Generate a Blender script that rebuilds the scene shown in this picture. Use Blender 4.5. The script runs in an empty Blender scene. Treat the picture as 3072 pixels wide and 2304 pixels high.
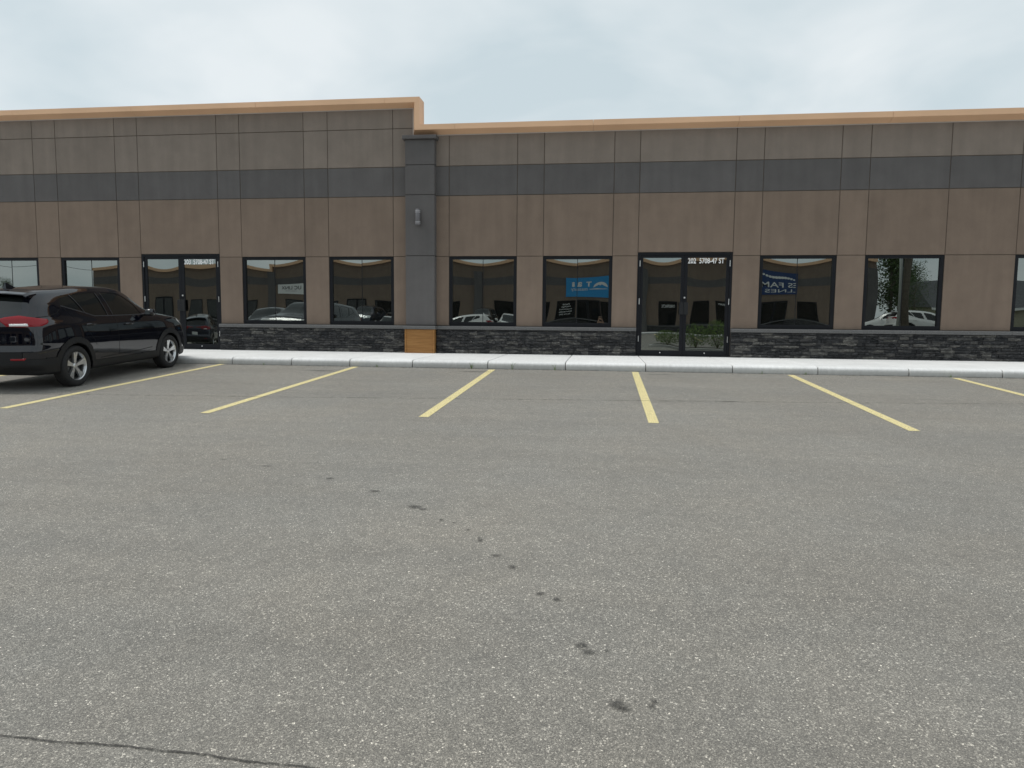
import bpy, bmesh, math, random
import numpy as np
from mathutils import Vector, Matrix
R = random.Random(7)
scene = bpy.context.scene
COL = scene.collection

# ------------------------------------------------------------------ camera
CAM_Y, CAM_Z = -15.8, 0.758
YAW, PITCH, ROLL, FPX = 0.12871, 0.09016, 0.00881, 2093.8
fw = Vector((-math.sin(YAW)*math.cos(PITCH), math.cos(YAW)*math.cos(PITCH), -math.sin(PITCH)))
rt = Vector((math.cos(YAW), math.sin(YAW), 0)); up = rt.cross(fw)
r2 = math.cos(ROLL)*rt + math.sin(ROLL)*up; u2 = -math.sin(ROLL)*rt + math.cos(ROLL)*up
cd = bpy.data.cameras.new('camera'); cam = bpy.data.objects.new('camera', cd); COL.objects.link(cam)
cam.matrix_world = Matrix(((r2.x, u2.x, -fw.x, 0), (r2.y, u2.y, -fw.y, CAM_Y), (r2.z, u2.z, -fw.z, CAM_Z), (0, 0, 0, 1)))
cd.sensor_fit = 'HORIZONTAL'; cd.sensor_width = 36; cd.lens = 36*FPX/3072
cd.clip_start = 0.02; cd.clip_end = 6000
scene.camera = cam

# ------------------------------------------------------------------ sky, sun, exposure
SUN_EL, SUN_AZ = math.radians(66), math.radians(262)      # azimuth measured from +Y clockwise
w = bpy.data.worlds.new('World'); scene.world = w; w.use_nodes = True
nt = w.node_tree; nt.nodes.clear()
def wn(t, **k):
    n = nt.nodes.new(t)
    for a, b in k.items(): setattr(n, a, b)
    return n
sky = wn('ShaderNodeTexSky', sky_type='NISHITA', sun_disc=False)
sky.sun_elevation = SUN_EL; sky.sun_rotation = SUN_AZ
tc = wn('ShaderNodeTexCoord'); sep = wn('ShaderNodeSeparateXYZ'); nt.links.new(tc.outputs['Generated'], sep.inputs[0])
zz = wn('ShaderNodeMath', operation='MAXIMUM'); nt.links.new(sep.outputs['Z'], zz.inputs[0]); zz.inputs[1].default_value = 0.0
za = wn('ShaderNodeMath', operation='ADD'); nt.links.new(zz.outputs[0], za.inputs[0]); za.inputs[1].default_value = 0.22
dx = wn('ShaderNodeMath', operation='DIVIDE'); nt.links.new(sep.outputs['X'], dx.inputs[0]); nt.links.new(za.outputs[0], dx.inputs[1])
dy = wn('ShaderNodeMath', operation='DIVIDE'); nt.links.new(sep.outputs['Y'], dy.inputs[0]); nt.links.new(za.outputs[0], dy.inputs[1])
cmb = wn('ShaderNodeCombineXYZ'); nt.links.new(dx.outputs[0], cmb.inputs[0]); nt.links.new(dy.outputs[0], cmb.inputs[1])
mp = wn('ShaderNodeMapping'); mp.inputs['Location'].default_value = (1.7, 0.4, 0); nt.links.new(cmb.outputs[0], mp.inputs[0])
nz = wn('ShaderNodeTexNoise'); nz.inputs['Scale'].default_value = 1.6; nz.inputs['Detail'].default_value = 4.5; nz.inputs['Roughness'].default_value = 0.52; nz.inputs['Distortion'].default_value = 0.35
nt.links.new(mp.outputs[0], nz.inputs['Vector'])
rp = wn('ShaderNodeValToRGB'); e = rp.color_ramp.elements
e[0].position = 0.34; e[0].color = (4.85, 5.6, 5.9, 1); e[1].position = 0.66; e[1].color = (6.6, 7.0, 7.12, 1)
nt.links.new(nz.outputs['Fac'], rp.inputs[0])
mx = wn('ShaderNodeMixRGB'); mx.inputs[0].default_value = 0.93
nt.links.new(sky.outputs[0], mx.inputs[1]); nt.links.new(rp.outputs[0], mx.inputs[2])
bg = wn('ShaderNodeBackground'); bg.inputs['Strength'].default_value = 0.1
wo = wn('ShaderNodeOutputWorld'); nt.links.new(mx.outputs[0], bg.inputs[0]); nt.links.new(bg.outputs[0], wo.inputs[0])
sd = bpy.data.lights.new('sun', 'SUN'); sd.energy = 1.5; sd.angle = math.radians(20); sd.color = (1, .965, .92)
so = bpy.data.objects.new('sun', sd); COL.objects.link(so)
sdir = Vector((math.sin(SUN_AZ)*math.cos(SUN_EL), math.cos(SUN_AZ)*math.cos(SUN_EL), math.sin(SUN_EL)))
so.rotation_euler = (-sdir).to_track_quat('-Z', 'Y').to_euler(); so.location = (0, -20, 40)
vs = scene.view_settings; vs.view_transform = 'Standard'; vs.look = 'None'; vs.exposure = 0.35; vs.gamma = 1; vs.use_curve_mapping = False
scene.render.engine = 'CYCLES'
scene.cycles.max_bounces = 8; scene.cycles.glossy_bounces = 5; scene.cycles.transparent_max_bounces = 8

# ------------------------------------------------------------------ material helpers
class Mat:
    def __init__(s, name):
        s.m = bpy.data.materials.new(name); s.m.use_nodes = True; s.t = s.m.node_tree
        s.b = s.t.nodes['Principled BSDF']; s.o = s.t.nodes['Material Output']
    def n(s, t, inp=None, **k):
        x = s.t.nodes.new(t)
        for a, b in k.items(): setattr(x, a, b)
        for a, b in (inp or {}).items():
            if hasattr(b, 'is_output') or hasattr(b, 'links'): s.t.links.new(b, x.inputs[a])
            else: x.inputs[a].default_value = b
        return x
    def set(s, **k):
        for a, b in k.items():
            a = a.replace('_', ' ')
            if hasattr(b, 'links'): s.t.links.new(b, s.b.inputs[a])
            else: s.b.inputs[a].default_value = b
        return s
    def pos(s): return s.n('ShaderNodeNewGeometry').outputs['Position']
    def map(s, v, scale=(1, 1, 1), rot=(0, 0, 0)):
        return s.n('ShaderNodeMapping', {'Vector': v, 'Scale': scale, 'Rotation': rot}).outputs[0]
    def noise(s, v, scale, detail=3, rough=.5, dist=0):
        return s.n('ShaderNodeTexNoise', {'Vector': v, 'Scale': scale, 'Detail': detail, 'Roughness': rough, 'Distortion': dist}).outputs['Fac']
    def ramp(s, f, stops):
        r = s.n('ShaderNodeValToRGB', {0: f}); e = r.color_ramp.elements
        while len(e) < len(stops): e.new(.5)
        for q, (p, c) in zip(e, stops):
            q.position = p; q.color = tuple(c)+(1,) if hasattr(c, '__len__') else (c, c, c, 1)
        return r.outputs[0]
    def mul(s, a, b, f=1.0, mode='MULTIPLY'):
        x = s.n('ShaderNodeMixRGB', {0: f}, blend_type=mode)
        for i, q in ((1, a), (2, b)):
            if hasattr(q, 'links'): s.t.links.new(q, x.inputs[i])
            else: x.inputs[i].default_value = tuple(q)+(1,) if hasattr(q, '__len__') else (q, q, q, 1)
        return x.outputs[0]
    def math(s, op, a, b=0.0):
        return s.n('ShaderNodeMath', {0: a, 1: b}, operation=op).outputs[0]
    def bump(s, h, st, d):
        s.t.links.new(s.n('ShaderNodeBump', {'Height': h, 'Strength': st, 'Distance': d}).outputs[0], s.b.inputs['Normal']); return s

def plain(name, col, rough=.5, metal=0., coat=0., var=0.0, scale=6.0, spec=.5):
    M = Mat(name); c = col
    if var:
        v = M.noise(M.pos(), scale, 4)
        c = M.mul(M.ramp(v, [(.3, 1-var), (.7, 1+var)]), col)
    M.set(Roughness=rough, Metallic=metal, Coat_Weight=coat, Coat_Roughness=.03, Specular_IOR_Level=spec)
    if hasattr(c, 'links'): M.t.links.new(c, M.b.inputs['Base Color'])
    else: M.b.inputs['Base Color'].default_value = tuple(c)+(1,)
    return M.m

def stucco(name, col):
    M = Mat(name); p = M.pos()
    f = M.noise(p, 420, 2, .6); g = M.noise(p, 2.2, 5, .6); h = M.noise(M.map(p, (5, 5, .5)), 1.1, 3)
    tone = M.n('ShaderNodeObjectInfo').outputs['Random']
    c = M.mul(M.ramp(g, [(.25, .9), (.75, 1.09)]), col)
    c = M.mul(c, M.ramp(f, [(.3, .8), (.7, 1.2)]))
    c = M.mul(c, M.ramp(h, [(.3, .93), (.7, 1.05)]))
    c = M.mul(c, M.ramp(tone, [(0, .95), (1, 1.05)]))
    M.t.links.new(c, M.b.inputs['Base Color']); M.set(Roughness=.92, Specular_IOR_Level=.25)
    M.bump(M.noise(p, 260, 3, .7), .5, .004); return M.m

M_BROWN = stucco('brown_stucco', (.208, .159, .125))
M_UPPER = stucco('hazed_brown_stucco', (.236, .199, .170))  # upper row: sky haze painted into the brown, greyer and lighter
M_DARK = stucco('charcoal_stucco', (.120, .114, .113))
M_GROOVE = plain('groove_stucco', (.11, .088, .07), .95)
M_FASCIA = plain('tan_painted_metal', (.78, .50, .315), .55, var=.05, scale=1.3, spec=.3)
M_TRIMW = plain('pale_drip_edge', (.55, .5, .46), .5)
M_FRAME = plain('black_anodised_aluminium', (.008, .009, .012), .42, .0, var=.15, spec=.22)
M_SILVER = plain('silver_metal', (.8, .8, .8), .3, .85)
M_WHITE = plain('white_vinyl_lettering', (.9, .9, .9), .5)
M_BLACKP = plain('black_plastic', (.011, .012, .014), .5, var=.1, spec=.35)
M_INT = plain('interior_dark', (.05, .05, .048), .9)

def make_glass(name, refl, tint):
    M = Mat(name)
    gl = M.n('ShaderNodeBsdfGlossy', {'Color': tuple(tint)+(1,), 'Roughness': 0.0})
    tr = M.n('ShaderNodeBsdfTransparent', {'Color': (.10, .11, .105, 1)})
    fr = M.n('ShaderNodeLayerWeight', {'Blend': .35}).outputs['Fresnel']
    fac = M.math('ADD', M.math('MULTIPLY', fr, .6), refl)
    mix = M.n('ShaderNodeMixShader', {0: fac}); M.t.links.new(tr.outputs[0], mix.inputs[1]); M.t.links.new(gl.outputs[0], mix.inputs[2])
    # a film of dust keeps the pane visible
    df = M.n('ShaderNodeBsdfDiffuse', {'Color': (.25, .25, .23, 1)})
    m2 = M.n('ShaderNodeMixShader', {0: .010}); M.t.links.new(mix.outputs[0], m2.inputs[1]); M.t.links.new(df.outputs[0], m2.inputs[2])
    M.t.links.new(m2.outputs[0], M.o.inputs['Surface']); return M.m
M_GLASS = make_glass('tinted_reflective_glass', .27, (.90, .97, .93))

def make_asphalt():
    M = Mat('asphalt'); p = M.pos()
    def chips(scale, stops):
        v = M.n('ShaderNodeTexVoronoi', {'Vector': p, 'Scale': scale, 'Randomness': 1.0}, feature='F1')
        s = M.n('ShaderNodeSeparateColor', {0: v.outputs['Color']})
        return M.ramp(s.outputs[0], stops), v.outputs['Distance'], s
    a, da, sa = chips(255, [(0, .50), (.45, .84), (.8, 1.14), (.94, 1.5), (1, 2.5)])
    b, db, sb = chips(140, [(0, .86), (.78, .96), (.93, 1.2), (.98, 1.75), (1, 2.8)])
    g = M.noise(p, 9, 4, .6); m = M.noise(p, .55, 5, .6); st = M.noise(M.map(p, (.25, 2.2, 1), (0, 0, .10)), 1.2, 4, .6)
    fine = M.noise(p, 330, 2, .6)
    c = M.mul(a, b)
    c = M.mul(c, M.ramp(fine, [(.25, .72), (.75, 1.28)]))
    c = M.mul(c, M.ramp(g, [(.25, .88), (.75, 1.12)]))
    c = M.mul(c, M.ramp(m, [(.3, .92), (.7, 1.07)]))
    c = M.mul(c, M.ramp(st, [(.3, .91), (.7, 1.07)]))
    hue = M.ramp(M.noise(p, .8, 4, .6), [(.32, (.236, .214, .179)), (.68, (.225, .211, .184))])
    c = M.mul(hue, c)
    M.t.links.new(c, M.b.inputs['Base Color']); M.set(Roughness=.75, Specular_IOR_Level=.45, Sheen_Weight=.14, Sheen_Roughness=.6)
    h = M.math('ADD', M.math('MULTIPLY', da, -1.0), M.math('MULTIPLY', fine, .5))
    M.bump(h, .55, .006); return M.m
M_ASPH = make_asphalt()

def make_alpha(name, col, cover, scale, edge=None, rough=.8, radial=False, speck=None):
    """worn paint / stains: opaque film with ragged holes"""
    M = Mat(name); p = M.pos()
    f = M.noise(p, scale, 5, .7)
    a = M.ramp(f, [(cover[0], 0), (cover[1], 1)])
    if radial:
        uv = M.n('ShaderNodeUVMap').outputs[0]
        d = M.n('ShaderNodeVectorMath', {0: uv}, operation='LENGTH').outputs['Value']
        rr = M.ramp(M.math('ADD', d, M.math('MULTIPLY', M.math('SUBTRACT', M.noise(p, 30, 4, .7), .5), .9)), [(.35, 1), (.95, 0)])
        a = M.mul(rr, a)
    if edge is not None: a = M.mul(a, edge)
    c = M.mul(M.ramp(M.noise(p, 190, 3, .7), [(.3, .82), (.7, 1.12)]), col)
    M.t.links.new(c, M.b.inputs['Base Color']); M.t.links.new(a, M.b.inputs['Alpha']); M.set(Roughness=rough, Specular_IOR_Level=.3)
    return M.m
M_YELLOW = make_alpha('worn_yellow_paint', (.80, .69, .36), (.35, .50), 130)
M_STAIN = make_alpha('oil_stain', (.045, .044, .042), (.30, .60), 150, edge=.70, radial=True)
M_SEAM = make_alpha('faint_paving_seam', (.055, .052, .048), (.42, .72), 14, edge=.55)  # faint dark joint in the paving
M_CRACK = make_alpha('crack_dark', (.05, .047, .043), (.25, .5), 45, edge=.85)

def make_concrete():
    M = Mat('concrete'); p = M.pos()
    c = M.mul(M.ramp(M.noise(p, 1.3, 5, .65), [(.3, .92), (.7, 1.05)]), (.765, .765, .755))
    c = M.mul(c, M.ramp(M.noise(M.map(p, (8, 1.2, 3)), 2.5, 4, .6), [(.3, .94), (.7, 1.05)]))
    c = M.mul(c, M.ramp(M.noise(p, 120, 3, .7), [(.3, .9), (.7, 1.08)]))
    c = M.mul(c, M.ramp(M.n('ShaderNodeObjectInfo').outputs['Random'], [(0, .95), (1, 1.03)]))
    # dirt low on the kerb, with the shade of its face painted in above
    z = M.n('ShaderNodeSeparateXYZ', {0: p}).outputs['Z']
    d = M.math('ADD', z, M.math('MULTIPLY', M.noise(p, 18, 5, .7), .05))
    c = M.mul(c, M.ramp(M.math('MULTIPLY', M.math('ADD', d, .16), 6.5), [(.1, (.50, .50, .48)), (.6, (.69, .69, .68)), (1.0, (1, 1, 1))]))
    M.t.links.new(c, M.b.inputs['Base Color']); M.set(Roughness=.9, Specular_IOR_Level=.3)
    M.bump(M.noise(p, 160, 3, .7), .3, .003); return M.m
M_CONC = make_concrete()

def make_stone(name):
    M = Mat(name); p = M.pos()
    t = M.n('ShaderNodeObjectInfo').outputs['Random']
    cell = M.n('ShaderNodeTexVoronoi', {'Vector': M.map(p, (6, 6, 16)), 'Scale': 1.0}).outputs['Color']
    s = M.n('ShaderNodeSeparateColor', {0: cell}).outputs[0]
    k = M.noise(M.map(p, (7, 7, 24)), 2.0, 5, .7)
    base = M.ramp(M.math('ADD', M.math('MULTIPLY', t, .55), M.math('MULTIPLY', s, .45)), [(.1, (.016, .017, .019)), (.5, (.038, .038, .039)), (.8, (.095, .092, .085))])
    c = M.mul(base, M.ramp(k, [(.3, .6), (.52, 1.0), (.62, 2.0), (.75, 3.6)]))
    sp = M.ramp(M.noise(p, 26, 2, .5), [(.775, 0), (.80, 1)])
    c = M.mul(c, (.55, .54, .5), sp, 'MIX')
    M.t.links.new(c, M.b.inputs['Base Color']); M.set(Roughness=.8, Specular_IOR_Level=.35)
    M.bump(M.noise(M.map(p, (1, 1, 3)), 60, 5, .7), .8, .012); return M.m
M_STONE = make_stone('ledgestone')
def make_ledge():
    M = Mat('stone_sill'); p = M.pos()
    c = M.mul(M.ramp(M.noise(p, 55, 4, .75), [(.3, .6), (.7, 1.5)]), (.115, .115, .115))
    M.t.links.new(c, M.b.inputs['Base Color']); M.set(Roughness=.85)
    M.bump(M.noise(p, 90, 4, .75), .9, .008); return M.m
M_LEDGE = make_ledge()
def make_wood():
    M = Mat('orange_wood'); p = M.pos()
    g = M.noise(M.map(p, (1.2, 1.2, 26)), 2.5, 5, .65, .6)
    c = M.ramp(g, [(.25, (.20, .092, .028)), (.5, (.31, .152, .047)), (.75, (.40, .21, .075))])
    M.t.links.new(c, M.b.inputs['Base Color']); M.set(Roughness=.6, Specular_IOR_Level=.3); M.bump(g, .2, .003); return M.m
M_WOOD = make_wood()
def make_leafy(name, a, b):
    M = Mat(name); p = M.pos()
    c = M.ramp(M.noise(p, 7, 3), [(.3, a), (.7, b)])
    M.t.links.new(c, M.b.inputs['Base Color']); M.set(Roughness=.6, Specular_IOR_Level=.3); return M.m
M_LEAF = make_leafy('green_leaf', (.035, .07, .018), (.08, .13, .035))
M_LEAF2 = make_leafy('bush_leaf', (.07, .14, .025), (.19, .27, .06))
M_GRASS = make_leafy('grass_ground', (.06, .085, .03), (.10, .12, .05))
M_BARK = plain('bark', (.14, .12, .095), .9, var=.2)

# ------------------------------------------------------------------ mesh helpers
def tag(o, label=None, cat=None, group=None, kind=None):
    for k, v in (('label', label), ('category', cat), ('group', group), ('kind', kind)):
        if v: o[k] = v
    return o
def add(name, me, parent=None, loc=None):
    o = bpy.data.objects.new(name, me); COL.objects.link(o)
    if parent: o.parent = parent
    if loc: o.location = loc
    return o
def empty(name, loc=(0, 0, 0)):
    o = bpy.data.objects.new(name, None); COL.objects.link(o); o.location = loc; o.empty_display_size = .2; return o
class MB:
    def __init__(s): s.v = []; s.f = []
    def raw(s, v, f):
        k = len(s.v); s.v += [tuple(q) for q in v]; s.f += [tuple(i+k for i in q) for q in f]; return s
    def box(s, x0, x1, y0, y1, z0, z1, b=0.0):
        """b: chamfer on the faces towards -Y"""
        if not b:
            v = [(x0,y0,z0),(x1,y0,z0),(x1,y1,z0),(x0,y1,z0),(x0,y0,z1),(x1,y0,z1),(x1,y1,z1),(x0,y1,z1)]
            return s.raw(v, [(0,3,2,1),(4,5,6,7),(0,1,5,4),(1,2,6,5),(2,3,7,6),(3,0,4,7)])
        v = [(x0+b,y0,z0+b),(x1-b,y0,z0+b),(x1-b,y0,z1-b),(x0+b,y0,z1-b),(x0,y0+b,z0),(x1,y0+b,z0),(x1,y0+b,z1),(x0,y0+b,z1),(x0,y1,z0),(x1,y1,z0),(x1,y1,z1),(x0,y1,z1)]
        f = [(0,1,2,3),(0,4,5,1),(1,5,6,2),(2,6,7,3),(3,7,4,0),(4,8,9,5),(5,9,10,6),(6,10,11,7),(7,11,8,4),(8,11,10,9)]
        return s.raw(v, f)
    def tube(s, pts, rad, n=8, cap=True):
        pts = [Vector(p) for p in pts]; k0 = len(s.v)
        rs = rad if hasattr(rad, '__len__') else [rad]*len(pts)
        for i, p in enumerate(pts):
            d = (pts[min(i+1, len(pts)-1)]-pts[max(i-1, 0)]).normalized()
            a = d.orthogonal().normalized() if abs(d.z) < .9 else Vector((1, 0, 0)).cross(d).normalized()
            if abs(d.z) < .9: a = d.cross(Vector((0, 0, 1))).normalized()
            b = d.cross(a)
            for j in range(n):
                t = 2*math.pi*j/n; s.v.append(tuple(p+rs[i]*(math.cos(t)*a+math.sin(t)*b)))
        for i in range(len(pts)-1):
            for j in range(n):
                s.f.append((k0+i*n+j, k0+i*n+(j+1) % n, k0+(i+1)*n+(j+1) % n, k0+(i+1)*n+j))
        if cap: s.f.append(tuple(k0+j for j in range(n))[::-1]); s.f.append(tuple(k0+(len(pts)-1)*n+j for j in range(n)))
        return s
    def prism(s, poly, y0, y1):
        n = len(poly); v = [(x, y0, z) for x, z in poly]+[(x, y1, z) for x, z in poly]
        return s.raw(v, [tuple(range(n)), tuple(range(2*n-1, n-1, -1))]+[(i, i+n, (i+1) % n+n, (i+1) % n) for i in range(n)])
    def lathe(s, prof, n=24, axis='y', c=(0, 0, 0)):
        """prof: list of (radius, offset along axis)"""
        k0 = len(s.v)
        for r, h in prof:
            for j in range(n):
                t = 2*math.pi*j/n; q = (r*math.cos(t), h, r*math.sin(t)) if axis == 'y' else (r*math.cos(t), r*math.sin(t), h)
                s.v.append((q[0]+c[0], q[1]+c[1], q[2]+c[2]))
        for i in range(len(prof)-1):
            for j in range(n): s.f.append((k0+i*n+j, k0+(i+1)*n+j, k0+(i+1)*n+(j+1) % n, k0+i*n+(j+1) % n))
        return s
    def mesh(s, name, mat, smooth=False, fix=True):
        me = bpy.data.meshes.new(name); me.from_pydata(s.v, [], s.f); me.materials.append(mat)
        if fix:
            bm = bmesh.new(); bm.from_mesh(me); bmesh.ops.recalc_face_normals(bm, faces=bm.faces); bm.to_mesh(me); bm.free()
        if smooth:
            for p in me.polygons: p.use_smooth = True
        return me
    def build(s, name, mat, parent=None, smooth=False, loc=None, fix=True):
        return add(name, s.mesh(name, mat, smooth, fix), parent, loc)

def text_mesh(name, body, size, mat, xs=1.0, bold=0.0, ext=.0015, align='LEFT'):
    cu = bpy.data.curves.new(name, 'FONT'); cu.body = body; cu.size = size; cu.extrude = ext; cu.offset = bold; cu.align_x = align
    cu.resolution_u = 3
    t = bpy.data.objects.new(name, cu); COL.objects.link(t)
    dg = bpy.context.evaluated_depsgraph_get(); dg.update()
    me = bpy.data.meshes.new_from_object(t.evaluated_get(dg)); bpy.data.objects.remove(t); bpy.data.curves.remove(cu)
    me.name = name
    for v in me.vertices: v.co.x *= xs
    me.materials.clear(); me.materials.append(mat); return me
def text_size(me):
    xs = [v.co.x for v in me.vertices]; ys = [v.co.y for v in me.vertices]; return min(xs), max(xs), min(ys), max(ys)
def text_fit(name, body, x0, x1, z0, z1, y, mat, parent, back=False, bold=0.0):
    """lettering standing on an XZ plane, fitted to a rectangle; back=True faces +Y (reads right from +Y)"""
    me = text_mesh(name, body, 1.0, mat, bold=bold, ext=0.0)
    a, b, c, d = text_size(me)
    for v in me.vertices:
        u = (v.co.x-a)/(b-a); q = (v.co.y-c)/(d-c)
        v.co = ((x1-u*(x1-x0)) if back else (x0+u*(x1-x0)), y, z0+q*(z1-z0))
    return add(name, me, parent)

# ------------------------------------------------------------------ the lot: ground, asphalt, sidewalk
KERB_Y, KERB_H, SLOPE = -2.80, .15, .04616
LOW_Y, OPP_Y = -17.5, -38.0
def gz(y):                                                   # height of the asphalt
    if y > LOW_Y: return -KERB_H+SLOPE*(y-KERB_Y)
    low = -KERB_H+SLOPE*(LOW_Y-KERB_Y)
    return low+(LOW_Y-y)/(LOW_Y-(OPP_Y+2.8))*(-KERB_H-low) if y > OPP_Y+2.8 else -KERB_H
b = MB(); S = 2500
b.raw([(-S,-S,-1.3),(S,-S,-1.3),(S,S,-1.3),(-S,S,-1.3)], [(0,1,2,3)])
tag(b.build('ground', M_GRASS), kind='structure')
b = MB(); ys = [KERB_Y+.02, -9, -14, -16.3, -17.1, -17.5, -17.9, -18.7, -22, -30, OPP_Y+2.78]; low = gz(LOW_Y)
k = 0
ys2 = ys+[-60]
for y in ys2:
    z = gz(y)
    if abs(y-LOW_Y) < 1.3: z += .02*(1-abs(y-LOW_Y)/1.3)
    b.v += [(-70, y, z), (70, y, z)]
for i in range(len(ys2)-1): b.f.append((2*i, 2*i+2, 2*i+3, 2*i+1))
asphalt = tag(b.build('asphalt_lot', M_ASPH), kind='structure')

def ribbon(name, pts, width, mat, parent, lift=.004, jit=0.0, seed=1, sub=.05):
    rr = random.Random(seed); b = MB(); P = []
    for (x0, y0), (x1, y1) in zip(pts[:-1], pts[1:]):
        n = max(1, int(math.hypot(x1-x0, y1-y0)/sub))
        P += [(x0+(x1-x0)*i/n, y0+(y1-y0)*i/n) for i in range(n)]
    P.append(pts[-1]); off = 0
    for i, (x, y) in enumerate(P):
        a = P[max(i-1, 0)]; c = P[min(i+1, len(P)-1)]; L = math.hypot(c[0]-a[0], c[1]-a[1]) or 1
        nx, ny = -(c[1]-a[1])/L, (c[0]-a[0])/L
        off = off*.8+rr.uniform(-jit, jit); wl = width*(1+rr.uniform(-.35, .35)*(1 if jit else 0))/2
        for sg in (-1, 1):
            X, Y = x+nx*(off+sg*wl), y+ny*(off+sg*wl); b.v.append((X, Y, gz(Y)+lift))
    for i in range(len(P)-1): b.f.append((2*i, 2*i+2, 2*i+3, 2*i+1))
    return b.build(name, mat, parent)

LINES = [(-12.93, -12.95, -2.9, -8.0), (-10.23, -10.21, -2.9, -8.0), (-7.49, -7.435, -2.82, -8.02), (-4.72, -4.762, -2.86, -7.97), (-2.041, -2.08, -2.93, -7.84), (.595, .591, -2.90, -7.83), (3.31, 3.343, -2.94, -7.88), (6.023, 6.064, -2.95, -7.9), (8.75, 8.8, -2.95, -7.9)]
for i, (xa, xb, ya, yb) in enumerate(LINES):
    ribbon('parking_line', [(xa, ya), (xb, yb)], .118, M_YELLOW, asphalt, .004, 0, i+3, .2)
for x in range(-9, 8):                                       # the row behind the photographer
    ribbon('parking_line', [(x*2.7+.8, -35.0), (x*2.7+.8, -29.6)], .11, M_YELLOW, asphalt, .004, 0, x+50, .6)
ribbon('paving_seam', [(-9, -6.95), (-3.92, -6.61), (-1.84, -6.42), (1.716, -6.152), (5.57, -5.78), (12, -5.2)], .055, M_SEAM, asphalt, .0045, .006, 8, .06)
ribbon('pavement_crack', [(-4.6, -13.72), (-2.9, -13.79), (-2.0, -13.79), (-1.45, -13.795), (-.92, -13.81), (-.3, -13.84), (.3, -13.9)], 0.0075, M_CRACK, asphalt, .004, .0035, 5, .025)
def blob(x, y, rx, ry, seed, parent=asphalt):
    rr = random.Random(seed); n = 18; me = bpy.data.meshes.new('stain')
    v = [(x, y, gz(y)+.006)]; uv = [(0, 0)]
    for j in range(n):
        t = 2*math.pi*j/n; X, Y = x+1.5*rx*math.cos(t), y+1.5*ry*math.sin(t); v.append((X, Y, gz(Y)+.006)); uv.append((math.cos(t), math.sin(t)))
    f = [(0, 1+j, 1+(j+1) % n) for j in range(n)]
    me.from_pydata(v, [], f); L = me.uv_layers.new(name='UVMap')
    for lp in me.loops: L.data[lp.index].uv = uv[lp.vertex_index]
    me.materials.append(M_STAIN); return add('oil_stain', me, parent)
STAINS = [(-1.665,-10.852,.045,.02),(-1.27,-11.177,.05,.035),(-1.2,-11.22,.03,.02),(-1.024,-11.42,.018,.015),(-.931,-11.467,.012,.012),(-.813,-11.589,.014,.014),(-.72,-11.72,.012,.015),(-.709,-11.758,.018,.02),(-.579,-11.98,.026,.018),(-.464,-12.133,.026,.022),(-.40,-12.16,.008,.008),(-.284,-12.445,.022,.022),(-.20,-12.5,.02,.018),(-.063,-12.929,.024,.024),(-.03,-12.98,.03,.02),(.042,-12.959,.012,.014),(.077,-13.335,.026,.03),(.10,-13.36,.025,.02),(.215,-13.30,.012,.012),(.205,-13.33,.014,.012),(-2.813,-10.269,.06,.012),(-2.132,-10.565,.035,.02),(-3.3,-10.1,.03,.012),(1.716,-6.13,.12,.03),(-2.934,-12.741,.008,.008),(1.0,-3.25,.25,.03),(-2.3,-3.3,.3,.04),(-5.1,-3.6,.3,.05)]
for i, (x, y, rx, ry) in enumerate(STAINS): blob(x, y, rx*.92, ry*.92, i)

walk = tag(empty('sidewalk', (0, -1.4, 0)), kind='structure')
walk.location = (0, 0, 0)
JX = [-7.284, -6.053, -4.863, -3.613, -2.149, -.682, .792, 2.34, 3.814, 5.338, 6.857]
x = JX[0]
while x > -29: x -= 1.5; JX.insert(0, x)
x = JX[-1]
while x < 29: x += 1.52; JX.append(x)
def slab(x0, x1, sgn=1, y0=0.0):
    prof = [(-2.80, -.30), (-2.80, -.075), (-2.797, -.05), (-2.785, -.03), (-2.762, -.014), (-2.73, -.005), (-2.66, 0), (-1.3, .004), (-.05, .006), (-.05, -.3)]
    prof = [(y+(.05 if i in (8, 9) else 0), z) for i, (y, z) in enumerate(prof)]
    b = MB(); g = .0065
    secs = [(x0+g, .012), (x0+g+.004, .004), (x0+g+.012, 0), (x1-g-.012, 0), (x1-g-.004, .004), (x1-g, .012)]
    n = len(prof)
    for X, d in secs:
        for i, (y, z) in enumerate(prof):
            if 1 <= i <= 7: y2, z2 = y+d*(1 if i < 5 else .2), z-d*(1 if i > 2 else .3)
            elif i == 8: y2, z2 = y, z-d
            else: y2, z2 = (y+d if i == 0 else y), z
            b.v.append((X, y0+sgn*y2, z2))
    for i in range(len(secs)-1):
        for j in range(n-1): b.f.append((i*n+j, i*n+j+1, (i+1)*n+j+1, (i+1)*n+j))
    b.f.append(tuple(range(n))); b.f.append(tuple(range(5*n, 6*n))[::-1])
    return b
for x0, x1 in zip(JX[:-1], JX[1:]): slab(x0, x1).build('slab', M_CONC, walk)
b = MB(); b.box(-29, 29, -2.76, .0, -.35, -.03); b.build('joint_bed', plain('joint_dirt', (.10, .09, .08), .95), walk)
# dirt line at the kerb foot
ribbon('gutter_dirt', [(-20, -2.812), (20, -2.812)], .03, make_alpha('gutter_dirt', (.05, .045, .035), (.35, .55), 16, edge=.8), asphalt, .005, .002, 3, .05)

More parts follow.
